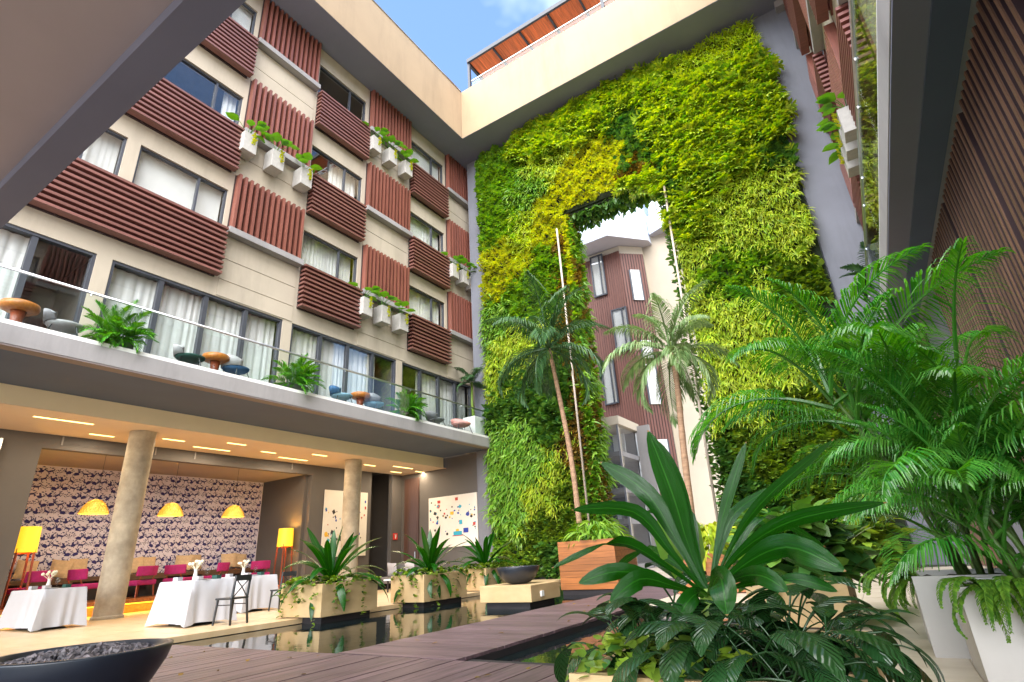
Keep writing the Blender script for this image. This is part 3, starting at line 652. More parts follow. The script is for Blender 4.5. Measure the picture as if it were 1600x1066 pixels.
ok &= (px < right_edge + .25 * smooth_noise(px, pz, 2.2, 5)) & (pz < 20.78 - .12 * np.maximum(0, smooth_noise(px, pz, 3, 6)))
px, pz = px[ok], pz[ok]
wx = px + .42 * smooth_noise(px, pz, 1.7, 1) + .2 * smooth_noise(px, pz, 5, 11); wz = pz + .42 * smooth_noise(px, pz, 1.9, 2) + .2 * smooth_noise(px, pz, 5.3, 12)
d2 = (wx[:, None] - sd[None, :, 0]) ** 2 + (wz[:, None] - sd[None, :, 1]) ** 2
d2 = np.sqrt(d2) + rng.exponential(.26, d2.shape)
own = np.array(sk)[d2.argmin(1)]
bulge = .16 + .13 * smooth_noise(px, pz, 3.1, 3) + .10 * smooth_noise(px, pz, 7.0, 4)
bulge = np.clip(bulge, 0, .5)
TYPES = {'F': (T_FERN, 'leaf_lime', (.20, .36), (-.5, .5), 1.0), 'G': (T_GRASS, 'leaf_grass', (.28, .42), (-.6, .4), 1.0), 'M': (T_FERN, 'leaf_mid', (.26, .44), (-.6, .3), .9),
         'P': (T_SPLIT, 'leaf_split', (.38, .74), (-.7, .5), .38), 'Y': (T_OVATE, 'leaf_yellow', (.11, .19), (-1.0, .3), 1.0), 'S': (T_OVATE, 'leaf_mid', (.13, .24), (-1.0, .3), 1.0),
         'D': (T_OVATE, 'leaf_dark', (.22, .38), (-1.1, .1), .65), 'H': (T_HEART, 'leaf_pothos', (.17, .27), (-1.1, .0), .75), 'R': (T_OVATE, 'leaf_rust', (.10, .18), (-1.0, .4), 1.0)}
NAMES = {'F': 'lime_fern', 'G': 'yellow_grass', 'M': 'green_fern', 'P': 'split_leaf_plant', 'Y': 'yellow_creeper', 'S': 'small_leaf_creeper', 'D': 'broad_leaf_plant', 'H': 'heart_leaf_creeper', 'R': 'rusty_creeper'}
def leaves_on_wall(key, x, y, z, name, parent, org, keep=1.0, facing=0.0, size=1.0):
    tpl, m, (s0, s1), (p0, p1), dens = TYPES[key]
    sel = rng.uniform(0, 1, len(x)) < dens * keep; x, y, z = x[sel], y[sel], z[sel]; k = len(x)
    if not k: return
    sc = rng.uniform(s0, s1, k) * size
    R_ = rots(rng.normal(0, .65, k) + facing, rng.uniform(p0, p1, k) + .1, rng.normal(0, .45, k)) * sc[:, None, None]
    return scatter(name, tpl, R_, np.stack([x, y, z], 1), m, parent, 'stuff', key in 'PDH', org)
for key in TYPES:
    q = own == key
    leaves_on_wall(key, px[q], YF - bulge[q], pz[q], NAMES[key], lw, (-6, 19.3, 0))
# foliage on the inner jamb (faces +X) and fringe under the lintel
k = 5600; jy = rng.uniform(19.15, 20.4, k); jz = rng.uniform(.2, 15.2, k)
a = smooth_noise(jy * 2, jz, 1.6, 8)
for key, q in (('R', a > .15), ('S', (a <= .15) & (a > -.4)), ('M', a <= -.4)):
    leaves_on_wall(key, -8.70 + rng.uniform(0, .2, q.sum()), jy[q], jz[q], NAMES[key], lw, (-6, 19.3, 0), 1, PI / 2, 1.2)
k = 2600; cy_ = rng.uniform(19.02, 19.5, k); cz_ = rng.uniform(.2, 15.0, k)
for key, q in (('Y', cz_ > 11.5), ('R', (cz_ <= 11.5) & (rng.uniform(0, 1, k) < .35)), ('S', (cz_ <= 11.5) & (rng.uniform(0, 1, k) < .75))):
    leaves_on_wall(key, -8.74 + rng.uniform(0, .16, q.sum()), cy_[q], cz_[q], NAMES[key], lw, (-6, 19.3, 0), 1, .8, 1.3)
k = 260; fx = rng.uniform(-5.7, -4.0, k)
leaves_on_wall('P', fx, YF - rng.uniform(.05, .4, k), 15.3 - rng.uniform(0, 1.6, k) * ((fx + 5.7) / 1.7), NAMES['P'], lw, (-6, 19.3, 0), 1.5, 0, .9)
k = 900; fz = rng.uniform(1, 14.5, k)
leaves_on_wall('D', -4.05 + rng.uniform(-.22, .05, k), YF - rng.uniform(-.1, .3, k), fz, NAMES['D'], lw, (-6, 19.3, 0), 1, -.6, .8)
k = 700; T_ = np.stack([rng.uniform(-8.7, -4.0, k), rng.uniform(19.25, 20.4, k), 15.2 - rng.uniform(0, .18, k)], 1)
scatter('broad_leaf_plant', T_OVATE, rots(rng.uniform(0, 6.3, k), rng.uniform(.2, 1.6, k), rng.normal(0, .4, k)) * rng.uniform(.2, .4, k)[:, None, None], T_, 'leaf_dark', lw, 'stuff', True, (-6, 19.3, 0))
# pale poles at both sides of the doorway
for x0, x1, lab in ((-8.86, -8.78, 'thin pale pole beside the rusty creeper on the doorway jamb'), (-3.95, -4.35, 'thin pale pole at the doorway edge beside the lime fern')):
    o = MB().tube([(x0, 18.72, 14.3), (x1, 18.72, .1)], .042, 10).build('pole', 'pole_pale', smooth=True, org=(x1, 18.72, .1)); props(o, lab, 'pole', 'poles framing the doorway')

# ================================================================== FAR COURT THROUGH THE DOORWAY
ft = thing('far_tower', 'narrow red clad hotel tower with white framed windows seen through the planted doorway', 'building', (-11, 30, 0))
pts = lambda y, *uvs: [at_y(u, v, y) for u, v in uvs]
def panel_wall(mb, x0, x1, y, z0, z1, d=.3): mb.box(x0, x1, y, y + d, z0, z1)
TX0, TX1, TY = -13.0, -9.9, 30.0
mb = MB().box(-15.5, TX0, 30.2, 33, 0, 19.0); mb.build('side_wall', 'concrete_grey', ft)
mb = MB().box(TX0, TX1, TY, 33, 0, 19.3).prism([(TX1, 30.0), (-8.75, 31.1), (-8.75, 33), (TX1, 33)], 0, 19.3); mb.build('wall', 'far_cream', ft)
cl = MB().box(-13.0, -9.92, TY - .06, TY - .003, 0, 18.9).build('cladding', 'slat_backing', ft)
bme = MB().box(-.062, .062, -.02, .02, 0, 18.9).mesh('batten', 'clad_red')
x = -12.93; k = 0
while x < -9.92: inst('batten', bme, cl, (x, TY - .08, 0)); x += .148
cl2 = MB().prism([(-9.90, 29.93), (-8.72, 31.02), (-8.72, 31.09), (-9.90, 30.0)], 0, 18.7).build('cladding', 'slat_backing', ft)
for k in range(9):
    t = (k + .5) / 9; inst('batten', bme, cl2, (-9.90 + 1.18 * t, 29.92 + 1.09 * t, -.2), (0, 0, .745))
for (u0, v0, u1, v1) in ((922, 404, 950, 460), (955, 486, 989, 546), (938, 566, 968, 630)):
    a, b = at_y(u0, v0, 29.9), at_y(u1, v1, 29.9); a.x, b.x = min(a.x, b.x), max(a.x, b.x)
    f = MB().box(a.x, b.x, 29.78, 29.9, b.z, b.z + .08).box(a.x, b.x, 29.78, 29.9, a.z - .08, a.z).box(a.x, a.x + .08, 29.78, 29.9, b.z + .08, a.z - .08).box(b.x - .08, b.x, 29.78, 29.9, b.z + .08, a.z - .08)
    f.box(a.x + (b.x - a.x) * .64, a.x + (b.x - a.x) * .64 + .08, 29.78, 29.9, b.z + .08, a.z - .08)
    fo = f.build('window', 'frame_grey', ft)
    MB().box(a.x + .08, b.x - .08, 29.86, 29.88, b.z + .08, a.z - .08).build('blind', 'white_paint', fo)
    MB().box(a.x + .08, b.x - .08, 29.81, 29.825, b.z + .08, a.z - .08).build('pane', 'window_glass', fo)
for (v0, v1) in ((422, 470), (534, 562), (572, 635), (690, 735)):
    c = at_y(986 + (v0 - 420) * .085, v0, 30.3); c2 = at_y(990 + (v0 - 420) * .085, v1, 30.3)
    ang = .745
    for nm, m_, d, w_ in (('window', 'frame_grey', .0, .40), ('blind', 'white_paint', -.03, .30)):
        ob = MB().box(-w_, w_, -.05 + d, .0 + d, c2.z, c.z).build(nm, m_, ft, org=(0, 0, 0)); ob.location = (-9.27 + 11, .47, 0); ob.rotation_euler = (0, 0, ang)
# angled white roof terrace with its grey underside, glass railing and top rooms
terr = [(-15.5, 28.6), (-10.0, 28.4), (-8.1, 30.6), (-8.1, 33.5), (-15.5, 33.5)]
MB().prism(terr, 19.35, 21.5).build('terrace', 'far_white', ft)
MB().prism([(x_ * .998, y_ + .02) for x_, y_ in terr], 19.32, 19.348).build('soffit', 'far_soffit', ft)
rg = MB().box(-15.4, -10.1, 28.52, 28.54, 21.5, 23.6).build('glass_railing', 'rail_glass', ft)
MB().box(-15.4, -10.1, 28.5, 28.56, 23.6, 23.66).build('rail', 'steel', rg)
for x in (-14.0, -12.0, -10.3): MB().box(x, x + .06, 28.5, 28.56, 21.5, 23.6).build('post', 'steel', rg)
fr = thing('far_wing', 'sunlit cream wall with a white roof terrace behind the pale coconut palm', 'building', (-6, 31, 0))
MB().box(-8.74, 4, 31.3, 34, 0, 20.0).build('wall', 'far_cream', fr)
MB().prism([(-8.05, 30.9), (-3.0, 29.0), (4, 29.0), (4, 34), (-8.05, 34)], 19.9, 21.2).build('terrace', 'far_white', fr)
MB().prism([(-8.03, 30.95), (-3.0, 29.05), (4, 29.05), (4, 34), (-8.03, 34)], 19.87, 19.898).build('soffit', 'far_soffit', fr)
MB().box(-8.0, 2, 32.2, 34, 21.2, 26).build('top_room', 'far_white', fr)
f = MB().box(-7.6, -5.2, 32.08, 32.2, 21.3, 25.6).build('window', 'frame_grey', fr)
MB().box(-7.5, -6.45, 32.05, 32.075, 21.4, 25.5).build('pane', 'white_paint', f); MB().box(-6.35, -5.3, 32.05, 32.075, 21.4, 25.5).build('pane', 'white_paint', f)
tr_ = thing('far_roof_block', 'pale blue top storey with tall windows above the far terrace', 'building', (-12, 33, 21.5))
MB().box(-15.5, -8.6, 31.5, 34, 21.5, 26.5).build('wall', 'far_white', tr_)
for x in (-14.6, -12.9, -11.2):
    f = MB().box(x, x + 1.4, 31.42, 31.5, 21.7, 25.4).build('window', 'frame_grey', tr_); MB().box(x + .08, x + 1.32, 31.40, 31.418, 21.8, 25.3).build('pane', 'window_glass', f)
# glazed lift lobby
gl = thing('glass_lift_lobby', 'small three storey glazed lift lobby under a flat cream roof, in the doorway', 'building', (-10.3, 24, 0))
x0, x1, y0, y1 = -11.9, -9.25, 24.0, 26.6
MB().prism([(x0, y0 - .15), (x1 + .1, y0 - .15), (x1 + .1, y1), (x0, y1)], 6.35, 6.75).build('roof', 'far_cream', gl)
MB().box(x0, x1 + .1, y1 - .1, y1, 0, 6.35).build('back_wall', 'mesh_grey', gl)
for z in (0.0, 1.9, 3.25, 4.9): MB().box(x0, x1 - .02, y0 + .02, y1 - .1, z, z + .22).build('floor_slab', 'concrete_grey', gl)
for x in (x0, -10.6, x1 - .09): MB().box(x, x + .09, y0 - .04, y0 + .05, 0, 6.35).build('mullion', 'steel', gl)
MB().box(x1 - .09, x1, y1 - .2, y1 - .1, 0, 6.35).build('mullion', 'steel', gl)
for a_, b_ in ((x0 + .09, -10.6), (-10.51, x1 - .09)): MB().box(a_, b_, y0, y0 + .012, .02, 6.34).build('pane', 'window_glass', gl)
MB().box(x1 - .05, x1 - .04, y0 + .05, y1 - .2, .02, 6.34).build('pane', 'window_glass', gl)
for z in (2.15, 3.5): 
    for x in np.arange(-11.6, -9.6, .35): MB().box(x, x + .2, y0 + .9, y0 + 1.2, z, z + rng.uniform(.5, 1.0)).build('shelf_unit', ('pot_grey', 'brown_door', 'white_paint')[int(rng.integers(3))], gl)
MB().box(-10.2, -9.6, y0 + 1.5, y0 + 1.6, 5.12, 6.2).build('white_board', 'white_paint', gl)
MB().box(-9.24, -8.55, 26.3, 26.5, 0, 6.6).build('side_wall', 'concrete_grey', gl)
struct('far_court_floor', MB().box(-16, -5.4, 21.5, 31, -.5, -.01).box(-3.7, 4, 19.4, 31, -.5, -.012), 'tile_pale')

# ------------------------------------------------------------------ pergola on the far roof
pg = thing('roof_pergola', 'dark framed roof pergola with a red timber ceiling above the parapet', 'pergola', (-8, 19, 24))
PX0, PX1, PY0, PY1, PZ = -12.95, 1.5, 18.05, 20.35, 26.5
MB().box(PX0, PX1, PY0, PY1, PZ + .06, PZ + .16).build('roof', 'near_black', pg)
ceil = MB().box(PX0 + .1, PX1, PY0 + .1, PY1 - .1, PZ + .03, PZ + .055).build('timber_ceiling', 'pergola_wood', pg)
pbm = MB().box(-.058, .058, -1.04, 1.04, -.012, .012).mesh('board', 'pergola_wood')
x = PX0 + .2
while x < PX1 - .1: inst('board', pbm, ceil, (x, (PY0 + PY1) / 2, PZ + .01 + rng.uniform(-.004, .004))); x += .125
for x in np.arange(PX0 + 1.7, PX1, 1.7): MB().box(x - .05, x + .05, PY0 + .1, PY1 - .1, PZ - .1, PZ - .006).build('beam', 'frame_dark', pg)
MB().box(PX0, PX1, PY0 - .06, PY0 + .06, PZ - .08, PZ + .17).box(PX0 - .06, PX0 + .06, PY0 + .06, PY1, PZ - .08, PZ + .17).build('edge_beam', 'frame_dark', pg)
for x, y in ((PX0 + .05, PY0 + .1), (-5.0, PY0 + .15), (PX0 + .05, PY1 - .1)): MB().box(x - .07, x + .07, y - .07, y + .07, 24.0, PZ - .08).build('post', 'frame_dark', pg)
g = MB().box(PX0 + .15, PX1, PY0 + .12, PY0 + .15, 24.02, 25.1).build('glass_railing', 'rail_glass', pg)
MB().box(PX0 + .15, PX1, PY0 + .1, PY0 + .17, 25.1, 25.14).build('rail', 'steel', g)
# ================================================================== PLANT BUILDERS
def strap_pts(L, elev, droop, n=9):
    """curve in the XZ plane starting at the origin"""
    p = [(0, 0, 0)]; x = z = 0
    for i in range(n):
        t = (i + .5) / n; a = elev - droop * t ** 1.6; x += L / n * math.cos(a); z += L / n * math.sin(a); p.append((x, 0, z))
    return p
def strap_w(n, W, base=.35, peak=.55):
    r = []
    for i in range(n + 1):
        t = i / n
        k = base + (1 - base) * math.sin(PI / 2 * min(1, t / peak)) if t < peak else math.cos(PI / 2 * ((t - peak) / (1 - peak)) ** 1.7)
        r.append(max(.004, W * k))
    return r
def frond_mesh(name, m, L, elev, droop, pairs, ll, lw, hang=.5, rise=.35, stalk=.25, seed=0, spread=1.0):
    r = np.random.default_rng(seed); mb = MB(); P = [Vector(p) for p in strap_pts(L, elev, droop, 16)]
    mb.tube(P, [.014 * L * (1 - .9 * i / 16) + .002 for i in range(17)], 5)
    for k in range(pairs):
        t = stalk + (1 - stalk) * (k + .5) / pairs; f = t * 16; i = min(15, int(f)); p = P[i].lerp(P[i + 1], f - i); tg = (P[i + 1] - P[i]).normalized()
        up = Vector((0, 1, 0)).cross(tg) * -1
        if up.z < 0: up = -up
        s = (t - stalk) / (1 - stalk); ln = ll * (.45 + .55 * math.sin(PI * min(1, s * .85 + .2))) * (1 - .45 * s ** 3) * r.uniform(.88, 1.1)
        ang = (1.15 - .75 * s) * spread
        for sg in (-1, 1):
            d = (Vector((0, sg, 0)) * math.sin(ang) + tg * math.cos(ang) + up * (rise + r.uniform(-.12, .12))).normalized()
            q1 = p + d * ln * .5 + Vector((0, 0, -hang * ln * .06)); d2 = (d + Vector((0, 0, -hang))).normalized(); q2 = q1 + d2 * ln * .32; d3 = (d2 + Vector((0, 0, -hang))).normalized(); q3 = q2 + d3 * ln * .25
            mb.blade([p, q1, q2, q3], [lw * .55, lw, lw * .7, .002], fold=.25)
    return mb.mesh(name, m)
def rosette(name, label, cat, loc, L, W, count, m, group=None, seed=1, ribs=False, lo=.0, hi=1.45):
    t = thing(name, label, cat, loc, group); r = np.random.default_rng(seed); V = []
    for i in range(7):
        e = hi - (hi - lo) * i / 6; dr = .35 + 1.3 * (i / 6) ** .8 + .25 * (i % 2); pts = strap_pts(L * (1 - .12 * (i == 0)), e, dr, 10)
        V.append(MB().blade(pts, strap_w(10, W), (0, 1, 0), .22).mesh('leaf', m, True))
    for k in range(count):
        f = (k + .5) / count; i = min(6, int(7 * f ** .8)); s = r.uniform(.82, 1.08) * (1 - .25 * (f > .85))
        ob = inst('leaf', V[i], t, loc, (r.normal(0, .12), r.normal(0, .06), k * 2.4 + r.uniform(-.25, .25)), s)
    MB().lathe([(.05, -.12), (.045, .12), (.02, .2)], 8, loc).build('stem', 'stem_green', t)
    return t
def creeper(label, faces, n, size, m='leaf_pothos', group=None, parent=None):
    """small leaves spilling over a rim: faces = (x0,y0,x1,y1,ztop,zlow,nx,ny)"""
    Ms = []; Ts = []
    for (x0, y0, x1, y1, zt, zl, nx, ny) in faces:
        k = n; a = rng.uniform(0, 1, k); cl = .5 + .5 * np.sin(a * 13 + x0 * 3) * np.sin(a * 6.3 + y0); a = np.where(rng.uniform(0, 1, k) < .65, (np.round(a * 6 + x0) - x0) / 6 + rng.normal(0, .022, k), a); a = np.clip(a, 0, 1); cl = .5 + .5 * np.sin(np.round(a * 6 + x0) * 2.3 + y0 * 5); h = rng.uniform(0, 1, k) ** 1.1 * np.clip(cl * 1.9 - .5, .08, 1.15)
        T = np.stack([x0 + (x1 - x0) * a + nx * rng.uniform(.0, .07, k), y0 + (y1 - y0) * a + ny * rng.uniform(.0, .07, k), zt + .05 - (zt - zl + .05) * h], 1)
        M_ = rots(math.atan2(nx, -ny) + rng.normal(0, .7, k), rng.uniform(-1.1, .2, k), rng.normal(0, .4, k)) * rng.uniform(.7, 1.3, k)[:, None, None] * size
        Ms.append(M_); Ts.append(T)
    Ms = np.concatenate(Ms); Ts = np.concatenate(Ts); c = Ts.mean(0); c[2] = Ts[:, 2].min()
    o = scatter('creeper', T_HEART, Ms, Ts, m, parent, None, True, tuple(c) if not parent else ORG.get(parent.name, (0, 0, 0)))
    return props(o, label, 'creeper', group) if not parent else o
# ================================================================== PLANTERS AND POOL-SIDE OBJECTS
def stone_planter(x0, x1, y0, y1, h, label, group=None, m='stone_beige', plinth=True, z0=.02, wall=.06):
    t = thing('planter', label, 'planter', ((x0 + x1) / 2, (y0 + y1) / 2, 0), group)
    b = MB(); b.box(x0, x1, y0, y0 + wall, z0, h).box(x0, x1, y1 - wall, y1, z0, h).box(x0, x0 + wall, y0 + wall, y1 - wall, z0, h).box(x1 - wall, x1, y0 + wall, y1 - wall, z0, h).box(x0 + wall, x1 - wall, y0 + wall, y1 - wall, z0, z0 + .03)
    b.build('box', m, t)
    if plinth: MB().box(x0 + .1, x1 - .1, y0 + .1, y1 - .1, -.42, z0 + .001).build('plinth', 'near_black', t)
    n = 10; v = []; f = []
    for i in range(n + 1):
        for j in range(n + 1): v.append((x0 + wall + (x1 - x0 - 2 * wall) * i / n, y0 + wall + (y1 - y0 - 2 * wall) * j / n, h - .05 + rng.uniform(-.02, .025)))
    for i in range(n):
        for j in range(n): a = i * (n + 1) + j; f.append((a, a + n + 1, a + n + 2, a + 1))
    MB().add(v, f).build('soil', 'soil', t)
    return t
PG = 'square stone planters along the left pool'
for (x0, x1, y0, y1, h, lab, pl, L, W_, sd_) in (
        (-10.5, -9.25, 7.52, 8.95, .60, 'beige stone planter nearest the round columns, standing at the pool edge', 'big dark green strap leaved plant in the nearest beige pool planter', 1.3, .085, 3),
        (-10.2, -9.15, 10.3, 11.9, .60, 'beige stone planter in the middle of the pool row, creepers on three corners', 'strap leaved plant with bluish glossy leaves in the middle pool planter', 1.15, .075, 4),
        (-10.7, -9.75, 13.6, 14.9, .60, 'beige stone planter last in the pool row, beside the black bowl', 'dark strap leaved plant in the last pool planter below the abstract painting', 1.15, .075, 5)):
    stone_planter(x0, x1, y0, y1, h, lab, PG)
    rosette('strap_leaf_plant', pl, 'plant', ((x0 + x1) / 2, (y0 + y1) / 2, h + .02), L * 1.08, W_, 40, 'leaf_strap', None, sd_, False, -.15)
    creeper('creeper spilling over the stone planter ' + lab.split(',')[0].replace('beige stone planter ', ''), [(x0 + .05, y0 - .01, x1 - .05, y0 - .01, h, .0, 0, -1), (x1 + .01, y0 + .05, x1 + .01, y1 - .05, h, .0, 1, 0), (x0 + .1, y0 + .2, x1 - .1, y0 + .2, h + .05, h - .02, 0, -1), (x1 - .2, y0 + .1, x1 - .2, y1 - .1, h + .05, h - .02, 1, 0)], 150, .075)
# low stone block with a black bowl
pb = thing('stone_block', 'low beige stone block in the pool under the small black bowl', 'plinth', (-6.75, 10.6, 0))
MB().box(-7.35, -6.1, 10.0, 11.2, .02, .33).build('block', 'stone_beige', pb, bevel=.01)
MB().box(-7.25, -6.2, 10.1, 11.1, -.42, .021).build('plinth', 'near_black', pb)
MB().box(-6.098, -6.06, 10.35, 10.45, .1, .2).build('socket', 'white_paint', pb)
def bowl(loc, r, h, label, m, rocks):
    t = thing('fire_bowl', label, 'bowl', loc)
    pr_ = [(r * .30, 0), (r * .55, h * .10), (r * .80, h * .38), (r * .95, h * .75), (r, h * .97), (r * .995, h), (r * .91, h), (r * .88, h * .93), (r * .75, h * .78), (.02, h * .76)]
    MB().lathe(pr_, 56, loc).build('shell', m, t, smooth=True)
    mb = MB(); R2 = np.random.default_rng(11 + rocks)
    base = [(1, 0, 0), (-1, 0, 0), (0, 1, 0), (0, -1, 0), (0, 0, 1), (0, 0, -1), (.6, .6, .5), (-.6, .6, .5), (-.6, -.6, .5), (.6, -.6, .5)]
    fc = [(4, 6, 0), (0, 6, 2), (2, 6, 4), (4, 7, 2), (2, 7, 1), (1, 7, 4), (4, 8, 1), (1, 8, 3), (3, 8, 4), (4, 9, 3), (3, 9, 0), (0, 9, 4), (5, 2, 0), (5, 1, 2), (5, 3, 1), (5, 0, 3)]
    for k in range(rocks):
        a = R2.uniform(0, 2 * PI); q = math.sqrt(R2.uniform(0, 1)) * r * .84; s = r * R2.uniform(.022, .062); c = Vector((loc[0] + q * math.cos(a), loc[1] + q * math.sin(a), loc[2] + h * (.80 + .17 * (1 - (q / r) ** 2)) + R2.uniform(-.015, .02)))
        E_ = Euler(R2.uniform(0, 6, 3)).to_matrix(); sc3 = R2.uniform(.6, 1.25, 3)
        mb.add([c + E_ @ Vector((v[0] * sc3[0] * s, v[1] * sc3[1] * s, v[2] * sc3[2] * s)) for v in base], fc)
    if rocks: props(mb.build('lava_rocks', 'rock_dark', t), kind='stuff')
    return t
bowl((-5.28, 2.12, 0), .585, .42, 'wide black fire bowl filled with dark lava rocks on the timber deck', 'bowl_black', 900)
bowl((-6.72, 10.55, .33), .46, .34, 'small empty black bowl on the low beige stone block', 'bowl_dark', 40)
# timber clad planters at the doorway
def wood_box(x0, x1, y0, y1, h, label):
    t = thing('wooden_planter', label, 'planter', ((x0 + x1) / 2, (y0 + y1) / 2, 0), 'timber planters at the doorway')
    MB().box(x0 + .03, x1 - .03, y0 + .03, y1 - .03, -.42, h - .06).build('liner', 'near_black', t)
    n = 8; bh = (h - .02) / n
    for k in range(n):
        z = .02 + k * bh
        me = MB().box(x0, x1, y0, y0 + .028, z, z + bh - .006).build('board', 'orange_wood', t)
        MB().box(x1 - .028, x1, y0 + .029, y1, z, z + bh - .006).build('board', 'orange_wood', t)
        MB().box(x0, x0 + .028, y0 + .029, y1, z, z + bh - .006).build('board', 'orange_wood', t)
    MB().box(x0 + .03, x1 - .03, y0 + .03, y1 - .03, h - .06, h - .03).build('soil', 'soil', t)
    return t
wood_box(-7.1, -5.55, 13.1, 14.5, 1.15, 'orange timber planter holding the darker coconut palm')
wood_box(-3.66, -2.35, 11.5, 12.8, .72, 'orange timber planter half hidden behind the big foreground plant')
def coco(label, trunk, m, L, n, seed, spread=(-.35, 1.35)):
    loc = tuple(trunk[0]); t = thing('coconut_palm', label, 'palm tree', loc, 'coconut palms at the doorway'); k = len(trunk)
    P = [trunk[0]]
    for i in range(k - 1):
        for s in range(1, 7):
            q = s / 6; a = trunk[max(i - 1, 0)]; b_ = trunk[i]; c = trunk[i + 1]; d = trunk[min(i + 2, k - 1)]
            P.append(.5 * ((2 * b_) + (-a + c) * q + (2 * a - 5 * b_ + 4 * c - d) * q * q + (-a + 3 * b_ - 3 * c + d) * q ** 3))
    MB().tube(P, [.078 - .025 * i / (len(P) - 1) + .006 * (i % 2) for i in range(len(P))], 12).build('trunk', 'trunk_bark', t, smooth=True)
    top = P[-1]; r = np.random.default_rng(seed); V = []
    for i in range(6):
        e = spread[1] - (spread[1] - spread[0]) * i / 5
        V.append(frond_mesh('frond', m, L, e, .75 + .28 * i * .6 + .3, 38, L * .30, .019, 1.0, .12, .14, seed + i, .9))
    for i in range(n):
        inst('frond', V[min(5, int(6 * (i + .5) / n))], t, tuple(top), (0, 0, i * 2.4 + r.uniform(-.3, .3)), r.uniform(.85, 1.1))
    MB().tube([top - Vector((0, 0, .35)), top + Vector((0, 0, .25))], [.085, .03], 8).build('crown_shaft', 'stem_green', t, smooth=True)
    return t
Y1 = 13.8
coco('darker coconut palm leaning up from the orange timber planter against the planted wall', [at_y(909, 850, Y1), at_y(893, 720, Y1), at_y(872, 610, Y1), at_y(858, 545, Y1)], 'leaf_coco_dark', 2.35, 18, 21)
coco('pale coconut palm standing before the cream wall in the doorway', [at_y(1086, 850, 12.1), at_y(1068, 700, 12.1), at_y(1058, 600, 12.1), at_y(1049, 550, 12.1)], 'leaf_coco_sunlit', 1.95, 15, 33)
# low plants round the foot of the planted wall and in the timber planters
def bush(label, c, r, h, n, key, size, cat='shrub', name='shrub'):
    tpl, m = TYPES[key][:2]; a = rng.uniform(0, 2 * PI, n); q = np.sqrt(rng.uniform(0, 1, n)); z = rng.uniform(0, 1, n) ** .8; rr = r * q * np.sqrt(np.clip(1.15 - z * z, .1, 1))
    T = np.stack([c[0] + rr * np.cos(a), c[1] + rr * np.sin(a), c[2] + z * h], 1)
    M_ = rots(a + PI / 2 + rng.normal(0, .6, n), rng.uniform(-.8, .5, n), rng.normal(0, .4, n)) * (rng.uniform(.7, 1.3, n) * size)[:, None, None]
    return props(scatter(name, tpl, M_, T, m, None, None, key in 'PDH', tuple(c)), label, cat)
bush('small green ferny shrub in the timber planter at the darker palm foot', (-6.3, 13.8, 1.1), .65, .5, 260, 'M', .4)
bush('light green shrub in the half hidden timber planter at the pale palm foot', (-3.0, 12.1, .68), .6, .6, 260, 'F', .4)
bush('dark leafy shrub at the planted wall foot behind the black bowl', (-8.6, 18.3, -.1), .9, 1.3, 420, 'D', .36)
bush('dark leafy shrub at the right planted wall foot behind the big plant', (-2.6, 17.9, 0), 1.3, 1.6, 700, 'D', .4)
bush('pale green shrub at the right planted wall foot behind the palms', (-.5, 17.6, 0), 1.0, 1.8, 500, 'H', .3)
k = 46; T_ = np.stack([rng.uniform(-7.5, -1.7, k), rng.uniform(2.4, 4.5, k), np.full(k, .012)], 1); T_[:10, 0] = rng.uniform(-5.2, -3.9, 10); T_[:10, 1] = rng.uniform(5, 12, 10)
props(scatter('fallen_leaves', T_OVATE, rots(rng.uniform(0, 6.3, k), rng.normal(0, .1, k), rng.normal(0, .1, k)) * rng.uniform(.05, .09, k)[:, None, None], T_, 'leaf_rust', None, 'stuff', False, (-4, 3.5, 0)), 'few small dry leaves fallen on the timber deck', 'leaves')
